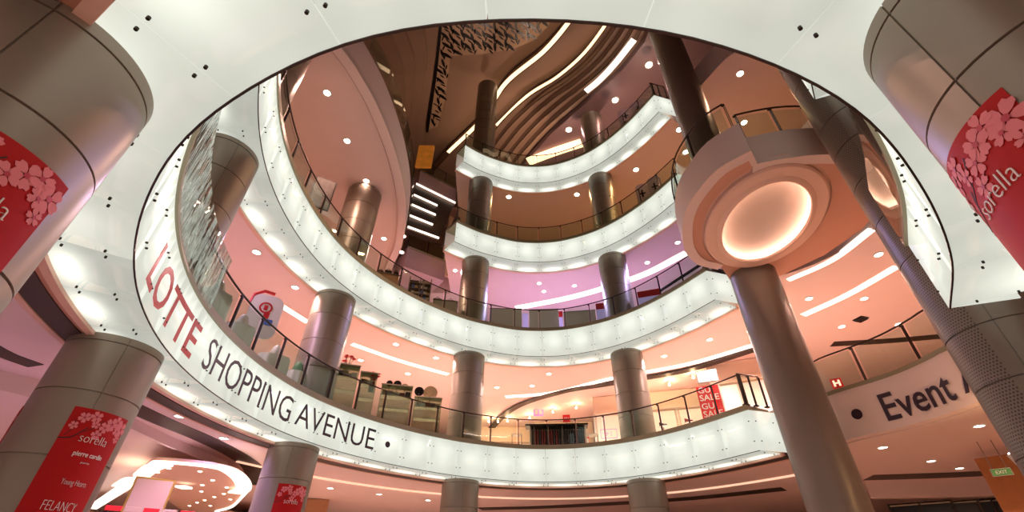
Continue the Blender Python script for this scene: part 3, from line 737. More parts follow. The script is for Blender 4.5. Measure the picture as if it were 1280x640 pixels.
for k in (.4, .68, .96):
    p = a2.lerp(d2, k); q = b2.lerp(c2, k); u = (d2-a2).normalized()*.06; n2 = Vector((0, -.03, -.03))
    mb = MB(); mb.add([tuple(p+u+n2), tuple(q+u+n2), tuple(q-u+n2), tuple(p-u+n2), tuple(p+u), tuple(q+u), tuple(q-u), tuple(p-u)], [(0, 1, 2, 3), (0, 4, 5, 1), (2, 6, 7, 3)]); mb.build('light_line', M_cove, ST2)
def landing(pa, pb, z0, z1, label, rl):
    A, B = at(*pa, z0), at(*pb, z0); dr = (B-A).normalized(); nn = Vector((-dr.y, dr.x, 0))
    if nn.y < 0: nn = -nn
    t = thing('stair_landing', label, 'landing')
    mb = MB(); mb.prism([(A.x, A.y), (B.x, B.y), (B.x+nn.x*2.2, B.y+nn.y*2.2), (A.x+nn.x*2.2, A.y+nn.y*2.2)], z0, z1); mb.build('slab', M_lilac, t)
    mb = MB(); mb.prism([(A.x-nn.x*.05, A.y-nn.y*.05), (B.x-nn.x*.05, B.y-nn.y*.05), (B.x+nn.x*.3, B.y+nn.y*.3), (A.x+nn.x*.3, A.y+nn.y*.3)], z1, z1+.08); mb.build('nosing', M_cap, t)
    railing(Curve([(A.x, A.y), (B.x, B.y)], spline=False), 0, (B-A).length, .1, z1+.06, rl, bay=1.0)
landing((522, 233), (569, 256), 21.65, 23.0, 'lilac stair landing above the five white light lines', 'short glass railing on the upper stair landing')
landing((505, 333), (555, 351), 15.8, 17.1, 'lilac stair landing below the five white light lines', 'short glass railing on the lower stair landing')
A = at(563, 243, 21.6); B = at(596, 262, 21.6)
mb = MB(); q = [at(566, 240, 21.6), at(600, 262, 21.6)]
mb.box(((q[0].x+q[1].x)/2, (q[0].y+q[1].y)/2+2.6, 19.2), (3.6, .2, 4.6), math.atan2(q[1].y-q[0].y, q[1].x-q[0].x)); mb.build('wall_stair', M_cream, kind='structure')
mb = MB(); p = at(532, 192, 24.6); mb.box((p.x, p.y, 24.3), (1.0, .2, 2.0)); wl = mb.build('wall_panel', M_amber); tag(wl, 'amber timber panel glowing in place of lamplight, above the upper stair landing', 'panel')

# ------------------------------------------------------------------ lettering
def font_mesh(txt, bold=0):
    cu = bpy.data.curves.new('lettering', 'FONT'); cu.body = txt; cu.size = 1; cu.offset = bold; cu.resolution_u = 3; cu.extrude = 0
    o = bpy.data.objects.new('lettering', cu); C.objects.link(o); bpy.context.view_layer.update()
    me = bpy.data.meshes.new_from_object(o.evaluated_get(bpy.context.evaluated_depsgraph_get())); bpy.data.objects.remove(o)
    bm = bmesh.new(); bm.from_mesh(me); bmesh.ops.triangulate(bm, faces=bm.faces)
    bmesh.ops.subdivide_edges(bm, edges=[e for e in bm.edges if e.calc_length() > .25], cuts=2)
    bm.verts.index_update(); V = [(v.co.x, v.co.y) for v in bm.verts]; Fs = [[v.index for v in f.verts] for f in bm.faces]; bm.free()
    x0 = min(v[0] for v in V); x1 = max(v[0] for v in V); y0 = min(v[1] for v in V); y1 = max(v[1] for v in V)
    return [((v[0]-x0)/(x1-x0), (v[1]-y0)/(y1-y0)) for v in V], Fs
def wrap_text(txt, fn, m, parent, nm='lettering', bold=0):
    V, Fs = font_mesh(txt, bold); vs = [tuple(fn(u, v)) for u, v in V]
    mb = MB(); mb.add(vs, Fs); o = mb.build(nm, m, parent); md = o.modifiers.new('thick', 'SOLIDIFY'); md.thickness = .006; md.offset = 0; return o
def on_ring(c, s0, s1, z0, z1, off=-.03):
    def fn(u, v):
        p = c.pos(s0+(s1-s0)*u, off); return (p.x, p.y, z0+(z1-z0)*v)
    return fn
fr = r1[0]
wrap_text('LOTTE', on_ring(RC, 15.2, 18.3, 5.27, 5.97), M_textred, fr, bold=.012)
wrap_text('SHOPPING', on_ring(RC, 18.8, 22.8, 5.34, 6.02), M_textdark, fr, bold=-.004)
wrap_text('AVENUE', on_ring(RC, 23.05, 26.34, 5.38, 6.03), M_textdark, fr, bold=-.004)
def disc_on(c, s, z, r, m, parent, off=-.03, nm='dot'):
    mb = MB(); V = []
    for k in range(24):
        p = c.pos(s+r*math.cos(k*PI/12), off); V.append((p.x, p.y, z+r*math.sin(k*PI/12)))
    mb.add(V, [tuple(range(24))]); o = mb.build(nm, m, parent); md = o.modifiers.new('thick', 'SOLIDIFY'); md.thickness = .006; return o
disc_on(RC, 26.9, 5.67, .10, M_textdark, fr)
EO = -.03
wrap_text('Event', on_ring(EVc, 2.53, 4.38, 5.29, 5.99, EO), M_textdark, ev, bold=.01)
wrap_text('A', on_ring(EVc, 4.60, 5.14, 5.33, 5.98, EO), M_textdark, ev, bold=.01)
disc_on(EVc, 1.87, 5.66, .14, M_textdark, ev, EO)

# ------------------------------------------------------------------ blossom banners on the columns
def cyl(px, py, key, r=COLR):
    cx, cy = COLS[key]; a, b, c = azel(px, py)
    B = -(a*cx+b*cy); Q = cx*cx+cy*cy-r*r; disc = B*B-Q
    t = -B-math.sqrt(max(0, disc)); return math.atan2(t*b-cy, t*a-cx), CZ+c*t
def banner(key, a0, a1, zt, zb, label, flowers, words, branches):
    cx, cy = COLS[key]; R = COLR+.006
    t = thing('blossom_banner', label, 'banner')
    def w(u, z, o=0): return (cx+(R+o)*math.cos(u), cy+(R+o)*math.sin(u), z)
    n = 24; mb = MB(); vs = []; 
    for o in (-.005, 0):
        for z in (zt, zb):
            for k in range(n+1): vs.append(w(a0+(a1-a0)*k/n, z, o))
    m_ = n+1; fs = []
    for k in range(n):
        fs += [(k, k+1, m_+k+1, m_+k), (2*m_+k, 3*m_+k, 3*m_+k+1, 2*m_+k+1), (k, 2*m_+k, 2*m_+k+1, k+1), (m_+k, m_+k+1, 3*m_+k+1, 3*m_+k)]
    fs += [(0, m_, 3*m_, 2*m_), (n, 2*m_+n, 3*m_+n, m_+n)]
    mb.add(vs, fs); mb.build('sheet', M_red, t, smooth=True)
    pm = MB(); hm = MB(); bmh = MB()
    def patch(M_, pts, o): M_.add([w(a0+u/R, zt-v, o) for u, v in pts]+[w(a0+u/R, zt-v, o+.001) for u, v in pts], [tuple(range(len(pts))), tuple(range(len(pts), 2*len(pts)))])
    for (u, v, r, rot) in flowers:
        for k in range(5):
            a = rot+k*2*PI/5; pts = []
            for q, (l, wd) in enumerate(((.08, 0), (.4, .26), (.75, .36), (1.0, .20), (.90, 0), (1.0, -.20), (.75, -.36), (.4, -.26))):
                pts.append((u+r*(l*math.cos(a)-wd*math.sin(a)), v+r*(l*math.sin(a)+wd*math.cos(a))))
            patch(pm, pts, .003+.0008*k)
        fo = pm.build('blossom', M_blossom, t); pm = MB(); hm = MB()
        patch(hm, [(u+r*.2*math.cos(k), v+r*.2*math.sin(k)) for k in [j*PI/4 for j in range(8)]], .0085); hm.build('blossom_heart', M_blossom2, fo)
    for (u0, v0, u1, v1, wd) in branches:
        L = math.hypot(u1-u0, v1-v0); nx, ny = -(v1-v0)/L*wd/2, (u1-u0)/L*wd/2; K_ = 6; up = []; dn = []
        for k in range(K_+1):
            f = k/K_; bu = u0+(u1-u0)*f+nx*4*math.sin(f*PI*1.3); bv = v0+(v1-v0)*f+ny*4*math.sin(f*PI*1.3); up.append((bu+nx, bv+ny)); dn.append((bu-nx*.5, bv-ny*.5))
        patch(bmh, up+dn[::-1], .0015)
    bmh.build('branch_print', M_branch, t)
    for (txt, u0, u1, v0, v1, bold) in words:   # v down from the top edge
        wrap_text(txt, lambda x, y: w(a0+(u0+(u1-u0)*x)/R, zt-(v1+(v0-v1)*y), .004), M_white, t, bold=bold)
    return t
FLW = [(.78, .17, .115, .3), (.66, .10, .095, .9), (.72, .22, .075, 0), (.58, .15, .10, 1.2), (.84-.06, .33, .06, .5), (.50, .22, .085, .2), (.43, .35, .075, .8),
       (.32, .10, .085, .6), (.18, .14, .08, .2), (.36, .21, .06, 1.0), (.10, .27, .06, .4)]
BRN = [(.0, .46, .30, .30, .022), (.22, .34, .46, .14, .014), (.05, .42, .12, .20, .012), (.84, .22, .55, .12, .018), (.60, .12, .46, .34, .014), (.46, .30, .40, .42, .010)]
dg = math.radians
WD1 = [('sorella', .25, .65, .355, .475, -.018)]
WD2 = WD1+[('pierre cardin', .27, .69, .60, .69, .01), ('paris', .42, .54, .735, .765, -.01), ('Young Hearts', .31, .66, .98, 1.08, -.02), ('FELANCY', .24, .68, 1.27, 1.39, -.02)]
banner('Nr', dg(190)-.85/COLR, dg(190), 3.87, 1.9, 'large red cherry blossom banner on the huge upper right column', FLW, WD1, BRN)
banner('Nl', dg(17)-.85/COLR, dg(17), 3.87, 1.9, 'large red cherry blossom banner on the huge upper left column', FLW, WD1, BRN)
banner('C0', dg(-57), dg(-57)+.85/COLR, 3.87, 1.6, 'red cherry blossom banner with brand names down the lower left column', FLW, WD2, BRN)
banner('C0', dg(-125)-.85/COLR, dg(-125), 3.87, 1.6, 'red blossom banner barely showing round the left flank of the lower left column', FLW, WD1, BRN)
banner('C1', dg(-78), dg(-78)+.85/COLR, 3.98, 1.8, 'small red blossom banner on the column beneath the word SHOPPING', FLW, WD1, BRN)
# ------------------------------------------------------------------ things on the floors
class Frame:
    """local frame standing on a floor at range r along a sight line: x to the right, y away, z up"""
    def __init__(s, px, py, r, z):
        a, b, c = azel(px, py); s.o = Vector((a*r, b*r, z)); s.rz = math.atan2(-a, b); s.r = r; s.px = px
    def zat(s, px, py): return rng(px, py, s.r).z-s.o.z
    def xat(s, px, py):
        a, b, c = azel(px, py); p = Vector((a, b))*s.r - Vector((s.o.x, s.o.y)); return p.x*math.cos(s.rz)+p.y*math.sin(s.rz)
def T(name, label, cat, fr, group=None): return thing(name, label, cat, group, tuple(fr.o), fr.rz)
def B(mb, x0, x1, y0, y1, z0, z1): mb.box(((x0+x1)/2, (y0+y1)/2, (z0+z1)/2), (abs(x1-x0), abs(y1-y0), abs(z1-z0)))
def bx(nm, m, par, *b):
    mb = MB(); B(mb, *b); o = mb.build(nm, m, par)
    md = o.modifiers.new('bevel', 'BEVEL'); md.width = .01; md.segments = 2; return o
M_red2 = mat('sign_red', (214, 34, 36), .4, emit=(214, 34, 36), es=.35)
M_dred = mat('dark_red_cloth', (120, 24, 32), .8); M_dgrey = mat('charcoal_cloth', (44, 40, 46), .8)
M_blue = mat('blue_print', (70, 110, 200), .5); M_lav = mat('lavender_panel', (178, 160, 206), .5, emit=(190, 170, 230), es=.35)
M_win = glow('lit_shop_window', (255, 232, 214), .95)
M_frost = glass_mat('frosted_cabinet_glass', (214, 226, 210), .08)
M_straw = mat('straw', (196, 168, 128), .8)

# red sale poster
f = Frame(891, 503, 20.2, FL[1]); t = T('sale_poster', 'red GU SALE poster with white capitals printed twice, behind the railing at right', 'poster', f)
x0, x1 = f.xat(874, 503), f.xat(903, 503); zt, zb = f.zat(885, 482), f.zat(897, 533)
bx('sheet', M_red2, t, x0, x1, 0, .04, 0, zt)
h = (zt-.1)
def flat_text(txt, par, x0, x1, z0, z1, y, m=M_white, bold=.01): return wrap_text(txt, lambda u, v: (x0+(x1-x0)*u, y, z0+(z1-z0)*v), m, par, bold=bold)
hh = min(zt, 1.7)
for k in range(2):
    zt_ = zt-.05-k*.66
    flat_text('GU', t, x0+.06, x0+.06+(x1-x0)*.55, zt_-.24, zt_, -.012); flat_text('SALE', t, x0+.06, x1-.06, zt_-.56, zt_-.31, -.012)
bx('side_strip', M_white, t, x1, x1+.06, 0, .04, 0, zt)
f = Frame(884, 473, 21.0, FL[1]); t = T('lit_shop_window', 'small glowing white window above the red GU SALE poster', 'window', f)
x0, x1 = f.xat(871, 474), f.xat(897, 468); z0, z1 = f.zat(884, 478), f.zat(884, 462)
bx('frame', M_steel, t, x0, x1, .02, .08, z0, z1); bx('pane', M_win, t, x0+.05, x1-.05, 0, .025, z0+.05, z1-.05)

# shop front behind, with pink-white wall panels
def shopfront(px0, px1, pyt, r, label, m, lv=1, n=4, top=None, mull=M_white):
    f = Frame((px0+px1)/2, pyt, r, FL[lv]); t = T('shopfront', label, 'shop front', f); x0, x1 = f.xat(px0, pyt), f.xat(px1, pyt)
    zt = top if top else S[lv+1]+.1-FL[lv]
    bx('wall_panel', M_cream, t, x0, x1, .12, .3, 0, zt)
    w_ = (x1-x0)/n
    for k in range(n):
        bx('display_window', m, t, x0+k*w_+.12, x0+(k+1)*w_-.12, .04, .1, .1, zt-1.1)
        bx('mullion', mull, t, x0+k*w_-.05, x0+k*w_+.05, 0, .12, 0, zt-1.0)
    bx('header', M_cream, t, x0, x1, -.12, .12, zt-1.0, zt-.86)
    return f, t
shopfront(740, 880, 500, 25.4, 'bright cream shop front behind the column right of centre', M_winp, n=4)
shopfront(885, 960, 470, 22.6, 'bright cream shop front next to the dark relief column', M_winp, n=2)
shopfront(598, 668, 520, 31.0, 'distant pale shop front left of the dark clothes display', M_winp, n=4)
shopfront(668, 740, 520, 30.0, 'distant pale shop front behind the dark clothes display', M_cream, n=3)
for i, (px, py) in enumerate([(610, 553), (622, 545), (634, 538), (662, 524), (691, 512), (720, 506), (752, 503), (800, 494), (838, 488), (868, 478)]):
    r_ = [29.4, 29.4, 29.3, 28.6, 27.5, 26.8, 26, 24.6, 24.2, 23.6][i]
    p = rng(px, py, r_); z_ = ZC-.22
    o = thing('wall_spotlight', 'small warm spotlight washing the shop bulkhead below the brown slot', 'spotlight', 'spotlights along the shop bulkhead', (p.x, p.y, z_))
    mb = MB(); mb.lathe([(0, 0), (.05, 0), (.07, .14), (.03, .2), (0, .2)], n=16); mb.build('can', M_white, o, smooth=True)
    mb = MB(); mb.lathe([(0, -.012), (.055, -.012), (.055, -.001), (0, -.001)], n=16); mb.build('lamp_disc', M_lamp, o)
    mb = MB(); mb.tube([(0, 0, .18), (0, 0, max(.25, S[2]+.12-z_))], .012, 6); mb.build('stem', M_white, o)
    l = bpy.data.lights.new('spotlight_lamp', 'POINT'); l.energy = 26; l.color = lin((255, 216, 160)); l.shadow_soft_size = .06; lo = bpy.data.objects.new('spotlight_lamp', l); C.objects.link(lo); lo.parent = o; lo.location = (0, -.12, -.1)

# dark clothes display
f = Frame(697, 545, 21.6, FL[1]); t = T('clothes_display', 'dark clothes display unit with hanging garments, centre of the lettered floor', 'display unit', f)
x0, x1 = f.xat(662, 545), f.xat(733, 545); zt = f.zat(697, 532)
bx('back_panel', M_black, t, x0+.05, x1-.05, .5, .56, 0, zt); bx('canopy', M_black, t, x0-.2, x1+.12, -.1, .6, zt, zt+.07)
bx('end_panel', M_grey, t, x0-.02, x0+.04, -.05, .56, 0, zt); bx('end_panel', M_grey, t, x1-.04, x1+.02, -.05, .56, 0, zt)
mb = MB(); mb.tube([(x0+.05, .2, zt-.12), (x1-.05, .2, zt-.12)], .018); mb.build('hanging_rail', M_steel, t, smooth=True)
for k in range(4):
    bx('divider', M_steel, t, x0+.2+k*(x1-x0)/4, x0+.225+k*(x1-x0)/4, .0, .3, 0, zt)
kk = 0; n_ = 22
for k in range(n_):
    x = x0+.15+k*(x1-x0-.3)/(n_-1); m_ = (M_dred if k < 11 else M_dgrey) if k % 3 else M_dgrey
    g = thing('hanging_garment', 'garment hanging in the dark clothes display on the lettered floor', 'garment', 'garments in the clothes display', tuple(f.o), f.rz)
    mb = MB(); zt2 = zt-.16; L = .62+.1*random.random()
    P_ = [(.0, zt2+.03), (.05, zt2), (.19, zt2-.06), (.21, zt2-.3), (.16, zt2-.3), (.17, zt2-L), (-.17, zt2-L), (-.16, zt2-.3), (-.21, zt2-.3), (-.19, zt2-.06), (-.05, zt2)]
    vs = [(x-.022, .2+a, b) for a, b in P_]+[(x+.022, .2+a, b) for a, b in P_]; q = len(P_)
    mb.add(vs, [tuple(range(q)), tuple(range(2*q-1, q-1, -1))]+[(i, (i+1) % q, q+(i+1) % q, q+i) for i in range(q)]); mb.build('cloth', m_, g)
f2 = Frame(708, 523, 21.6, FL[1]); t = T('hanging_sign', 'small square red sign above the dark clothes display', 'sign', f2); s_ = .17; zc = f2.zat(708, 523)
bx('board', M_red2, t, -s_, s_, 0, .04, zc-s_, zc+s_); flat_text('GU', t, -.1, .1, zc-.06, zc+.06, -.01)
mb = MB(); mb.tube([(0, .02, zc-s_), (0, .02, zt+.06)], .012); mb.build('stem', M_steel, t)
f3 = Frame(673, 515, 27.6, FL[1]); t = T('hanging_sign', 'pink glowing sign with two white blocks left of the small red sign', 'sign', f3); zc = f3.zat(673, 515); s_ = .24
bx('board', M_sign, t, -.3, .3, 0, .05, zc-s_, zc+s_)
for k in (-1, 1): bx('glyph', M_white, t, k*.13-.09, k*.13+.09, -.02, 0, zc-.13, zc+.13)
mb = MB(); mb.tube([(0, .02, zc+s_), (0, .02, S[2]+.12-FL[1])], .012); mb.build('stem', M_steel, t)
f4 = Frame(761, 541, 24.6, FL[1]); t = T('wall_sign', 'pink outlined rectangular sign on the pale shop front beside the column', 'sign', f4); zc = f4.zat(761, 542)
for (a_1, b_1, c_1, d_1) in ((-.42, .42, .2, .23), (-.42, .42, -.23, -.2), (-.42, -.39, -.2, .2), (.39, .42, -.2, .2), (-.12, -.09, -.12, .12), (.1, .13, -.12, .12), (-.28, .0, .0, .03)): bx('outline', M_sign, t, a_1, b_1, 0, .03, zc+c_1, zc+d_1)
for px, lb in ((646, 'small dark topped display table left of the clothes display'), (741, 'small display table right of the clothes display with red packets')):
    f5 = Frame(px, 545, 22.2, FL[1]); t = T('display_table', lb, 'table', f5); zt5 = f5.zat(px, 543)
    bx('tabletop', M_grey, t, -.26, .26, -.2, .2, zt5-.06, zt5)
    for sx in (-.22, .22):
        for sy in (-.16, .16): bx('leg', M_steel, t, sx-.015, sx+.015, sy-.015, sy+.015, 0, zt5-.06)
f5 = Frame(734, 550, 21.8, FL[1]); t = T('product_box', 'red and white packet standing beside the clothes display', 'box', f5); bx('carton', M_red2, t, -.09, .09, 0, .15, 0, f5.zat(734, 546)); bx('label_panel', M_white, t, -.06, .06, -.01, 0, .5, f5.zat(734, 548))
def shoe(px, py, r, lb, m):
    f = Frame(px, py, r, FL[1]); z = f.zat(px, py); t = T('shoe', lb, 'shoe', f)
    mb = MB()
    prof = [(-.16, .10, .05), (-.12, .12, .06), (-.04, .085, .06), (.05, .05, .065), (.13, .035, .06), (.17, .02, .02)]
    vs = []; fs = []
    for x, hh, w in prof:
        for k in range(8):
            a = k*PI/4; vs.append((x, w*math.cos(a), z+.03+max(0, math.sin(a))*hh-(.0 if math.sin(a) > 0 else .01)))
    for i in range(len(prof)-1):
        for k in range(8): fs.append((i*8+k, i*8+(k+1) % 8, (i+1)*8+(k+1) % 8, (i+1)*8+k))
    fs += [tuple(range(8)), tuple(range(40, 48))]; mb.add(vs, fs); mb.build('upper', m, t, smooth=True)
    bx('heel', M_black, t, -.16, -.12, -.03, .03, z-.05, z+.03)
    t2 = T('shoe_stand', 'slim stand carrying a shoe by the pale shop front at px %d' % 0 if 0 else 'slim display stand beneath the '+lb, 'stand', f)
    bx('plate', M_white, t2, -.2, .2, -.12, .12, z-.08, z-.05); bx('foot', M_steel, t2, -.02, .02, -.02, .02, 0, z-.08)
shoe(829, 532, 21.4, 'dark shoe to the right of the centre right column', M_black); shoe(861, 527, 20.9, 'dark shoe nearer the GU SALE poster', M_dred)

# glass display cabinets along the railing left of the centre column
cab = [(418, 452, 452, 'first, with folded goods'), (452, 474, 462, 'second, topped by red flowers'), (478, 517, 478, 'third, under three round hats'), (519, 553, 493, 'fourth, under two large round hats')]
for i, (pa, pb, pt, lb) in enumerate(cab):
    pm_ = (pa+pb)/2; s_, r_ = RC.hit(pm_, pt); f = Frame(pm_, pt, r_+.75, FL[1])
    x0, x1 = f.xat(pa, pt), f.xat(pb, pt); zt = f.zat(pm_, pt+4)
    t = T('display_cabinet', 'greenish glass display cabinet behind the railing over AVENUE, '+lb, 'cabinet', f)
    bx('glass_case', M_frost, t, x0, x1, -.0, .5, .05, zt); bx('top_board', M_grey, t, x0-.02, x1+.02, -.02, .52, zt, zt+.04); bx('base', M_grey, t, x0, x1, 0, .5, 0, .05)
    for z_ in (zt*.45, zt*.75): bx('shelf', M_steel, t, x0+.03, x1-.03, .05, .45, z_, z_+.02)
    for k in range(5):
        xx = x0+.15+k*(x1-x0-.3)/4; g = T('folded_garment', 'small folded garment on a shelf inside the row of glass cabinets', 'garment', f, 'folded goods in the glass cabinets'); cm = (M_dred, M_dgrey, M_straw, M_grey, M_white)[(k+i) % 5]
        bx('cloth', cm, g, xx-.1, xx+.1, .12, .38, zt*.75+.02, zt*.75+.02+.12+.1*random.random())
def hat(px, py, rad, m, lb, lean=.0):
    s_, r_ = RC.hit(px, py); f = Frame(px, py, r_+1.0, FL[1]); z = f.zat(px, py); t = T('round_hat', lb, 'hat', f)
    mb = MB(); n = 28; R = rad
    prof = [(0, -.07), (R*.35, -.065), (R*.42, -.01), (R*.45, 0), (R, .012), (R, .022), (R*.4, .02), (0, .01)]
    vs = []; fs = []
    for rr, y in prof:
        for k in range(n): vs.append((rr*math.cos(2*PI*k/n), y, z+rr*math.sin(2*PI*k/n)))
    for i in range(len(prof)-1):
        for k in range(n): fs.append((i*n+k, i*n+(k+1) % n, (i+1)*n+(k+1) % n, (i+1)*n+k))
    mb.add(vs, fs); mb.build('brim', m, t, smooth=True)
    mb = MB(); mb.lathe([(0, z-R-.35), (.015, z-R-.35), (.015, z-.03), (0, z-.03)], n=8); o = mb.build('stand', M_steel, t); 
hat(487, 479, .12, M_black, 'smallest dark hat, leftmost in the row on the glass cabinets'); hat(497, 480, .15, M_black, 'black round hat beside the small tan one'); hat(506, 484, .15, M_straw, 'small tan round hat in the row of hats')
hat(524, 489, .19, M_black, 'large black round hat left of the widest tan hat'); hat(538, 491, .29, M_straw, 'widest tan round hat nearest the centre left column')
def flowers(px, py, r_off, col, n, spread, lb):
    s_, r_ = RC.hit(px, py); f = Frame(px, py, r_+r_off, FL[1]); z = f.zat(px, py); t = T('flower_arrangement', lb, 'flowers', f)
    rr = random.Random(px)
    mb = MB(); mb.lathe([(0, z-.62), (.09, z-.62), (.12, z-.35), (.07, z-.3), (0, z-.3)], n=16); mb.build('vase', M_grey, t, smooth=True)
    for k in range(n):
        a = rr.uniform(0, 2*PI); R = rr.uniform(.1, spread); p = (R*math.cos(a), R*math.sin(a)*.6, z+rr.uniform(-.12, .18))
        mb = MB(); mb.tube([(0, 0, z-.32), (p[0]*.5, p[1]*.5, z-.15), p], .008, 5); mb.build('stem', M_green, t)
        mb = MB()
        for q in range(6):
            b_ = q*PI/3; c = (p[0]+.05*math.cos(b_), p[1]+.05*math.sin(b_), p[2]+.02)
            mb.add([p, (c[0]+.03*math.sin(b_), c[1]-.03*math.cos(b_), c[2]+.03), (c[0]+.05*math.cos(b_), c[1]+.05*math.sin(b_), c[2]), (c[0]-.03*math.sin(b_), c[1]+.03*math.cos(b_), c[2]+.03)], [(0, 1, 2, 3)])
        o = mb.build('bloom', col, t); md = o.modifiers.new('thick', 'SOLIDIFY'); md.thickness = .015
flowers(467, 471, 1.0, M_redfl, 11, .32, 'bright red flowers in a vase on top of the glass cabinets'); flowers(436, 450, 1.6, M_redfl, 7, .25, 'red and green hanging arrangement just right of the left column')

# white rounded play sign behind the railing at left
s_, r_ = RC.hit(328, 395); f = Frame(328, 392, r_+1.3, FL[1]); t = T('play_sign', 'white rounded board with a red bracket and round red emblem, behind the railing over SHOPPING', 'sign', f)
x0, x1 = f.xat(308, 392), f.xat(352, 392); zt, zb = f.zat(325, 366), f.zat(333, 425)
def rrect(x0, x1, z0, z1, r, y0, y1, m, nm, par):
    P_ = []
    for (cx, cz, a0) in ((x1-r, z1-r, 0), (x0+r, z1-r, 90), (x0+r, z0+r, 180), (x1-r, z0+r, 270)):
        for k in range(7): a = math.radians(a0+15*k); P_.append((cx+r*math.cos(a), cz+r*math.sin(a)))
    q = len(P_); mb = MB(); mb.add([(a, y0, b) for a, b in P_]+[(a, y1, b) for a, b in P_], [tuple(range(q)), tuple(range(2*q-1, q-1, -1))]+[(i, (i+1) % q, q+(i+1) % q, q+i) for i in range(q)]); return mb.build(nm, m, par)
rrect(x0, x1, max(zb, .3), zt, .28, 0, .08, M_white, 'board', t)
mb = MB(); xm = (x0+x1)/2; mb.tube([(x0-.02, .04, zt-.35), (x0+.02, .04, zt-.05), (x0+.25, .04, zt+.12), (xm+.1, .04, zt+.10)], .05, 8); mb.build('bracket', M_redfl, t, smooth=True)
def ringmesh(xc, zc, r0, r1, y, m, nm, par, n=24):
    mb = MB(); vs = [(xc+r*math.cos(2*PI*k/n), yy, zc+r*math.sin(2*PI*k/n)) for yy in (y, y+.01) for r in (r0, r1) for k in range(n)]; fs = []
    for k in range(n):
        j = (k+1) % n; fs += [(k, j, n+j, n+k), (2*n+k, 3*n+k, 3*n+j, 2*n+j), (n+k, n+j, 3*n+j, 3*n+k)]
    mb.add(vs, fs); return mb.build(nm, m, par)
ringmesh(x0+.42, zt-.42, .13, .18, -.012, M_redfl, 'emblem', t); bx('emblem_bar', M_redfl, t, x0+.37, x0+.47, -.012, -.002, zt-.5, zt-.34)
bx('red_print', M_redfl, t, x1-.45, x1-.3, -.012, -.002, zt-.75, zt-.55); bx('blue_print', M_blue, t, x1-.36, x1-.16, -.012, -.002, zt-.95, zt-.76)
bx('foot', M_steel, t, x0+.2, x1-.2, 0, .1, 0, .32)
# pale drapery and small counters seen through the left railing
for i, (px, py, w_, h_, lb) in enumerate([(300, 410, .5, .8, 'pale draped counter at the left end of the railing over SHOPPING'), (345, 440, .6, .75, 'pale draped counter beneath the white play sign'), (374, 455, .4, .7, 'pale draped counter beside the left column'), (268, 372, .5, .9, 'pale draped counter behind the rippling glass screen')]):
    s_, r_ = RC.hit(px, py); f = Frame(px, py, r_+.9, FL[1]); t = T('draped_counter', lb, 'counter', f)
    mb = MB(); n = 48; vs = []; 
    for k in range(n):
        a = 2*PI*k/n; rr_ = 1+.05*math.sin(9*a); vs.append((w_*.8*math.cos(a)*rr_, .3*math.sin(a)*rr_+.3, 0)); 
    vs += [(x*.92, y*.92+.03, h_) for x, y, z in vs]; mb.add(vs, [tuple(range(n, 2*n))]+[(k, (k+1) % n, n+(k+1) % n, n+k) for k in range(n)]); mb.build('cloth', M_drape, t, smooth=True)
    mb = MB(); mb.lathe([(0, h_), (.14, h_), (.16, h_+.12), (.10, h_+.3), (.04, h_+.36), (0, h_+.38)], c=(0, .3), n=16); mb.build('ornament', M_grey if i != 2 else M_green, t, smooth=True)

# ------------------------------------------------------------------ second floor things
def rack(px0, px1, pyt, pyb, roff, label):
    pm_ = (px0+px1)/2; s_, r_ = RC.hit(pm_, pyb); f = Frame(pm_, pyt, r_+roff, FL[2]); t = T('product_rack', label, 'shelving', f)
    x0, x1 = f.xat(px0, pyt), f.xat(px1, pyt); zt = f.zat(pm_, pyt)
    bx('back_panel', M_black, t, x0, x1, .3, .34, 0, zt)
    for x in (x0, (x0+x1)/2, x1): bx('upright', M_steel, t, x-.025, x+.025, 0, .3, 0, zt)
    n = 5; zs_ = [zt*(.15+.17*k) for k in range(n)]
    for z_ in zs_: bx('shelf', M_steel, t, x0, x1, 0, .3, z_-.03, z_)
    for z_ in zs_[1:]:
        for k in range(6):
            xx = x0+.12+k*(x1-x0-.2)/5.5; g = T('boxed_product', 'small boxed product on the black product rack of the second floor', 'box', f, 'boxed products on the black rack')
            bx('carton', (M_white, M_dgrey, M_straw, M_blue, M_dgrey, M_grey)[random.randrange(6)], g, xx, xx+.14, .04, .22, z_+.001, z_+random.uniform(.10, .2))
rack(513, 540, 347, 372, 1.0, 'black product rack of small boxed goods left of the centre left column')
def counter(px0, px1, pyt, roff, lv, label, m, things, hmin=.8):
    pm_ = (px0+px1)/2; s_, r_ = RC.hit(pm_, pyt); f = Frame(pm_, pyt, r_+roff, FL[lv]); t = T('display_counter', label, 'counter', f)
    x0, x1 = f.xat(px0, pyt), f.xat(px1, pyt); zt = max(hmin, f.zat(pm_, pyt))
    bx('top_board', M_steel, t, x0-.03, x1+.03, -.03, .5, zt, zt+.04)
    bx('body', m, t, x0, x1, .02, .48, .06, zt); bx('plinth', M_dark, t, x0+.04, x1-.04, .06, .44, 0, .06)
    for x in (x0, x1): bx('corner_post', M_steel, t, x-.02, x+.02, -.02, .02, 0, zt)
    for k, (u, w_, h_, lb) in enumerate(things):
        xx = x0+(x1-x0)*u; g = T('handbag', lb, 'bag', f); 
        rrect(xx-w_/2, xx+w_/2, zt+.04, zt+.04+h_, min(w_, h_)*.25, .12, .3, M_black, 'body', g)
        mb = MB(); mb.tube([(xx-w_*.25, .2, zt+h_), (xx-w_*.2, .2, zt+h_+.12), (xx, .2, zt+h_+.17), (xx+w_*.2, .2, zt+h_+.12), (xx+w_*.25, .2, zt+h_)], .012, 6); mb.build('handle', M_black, g, smooth=True)
    return f, t, x0, x1, zt
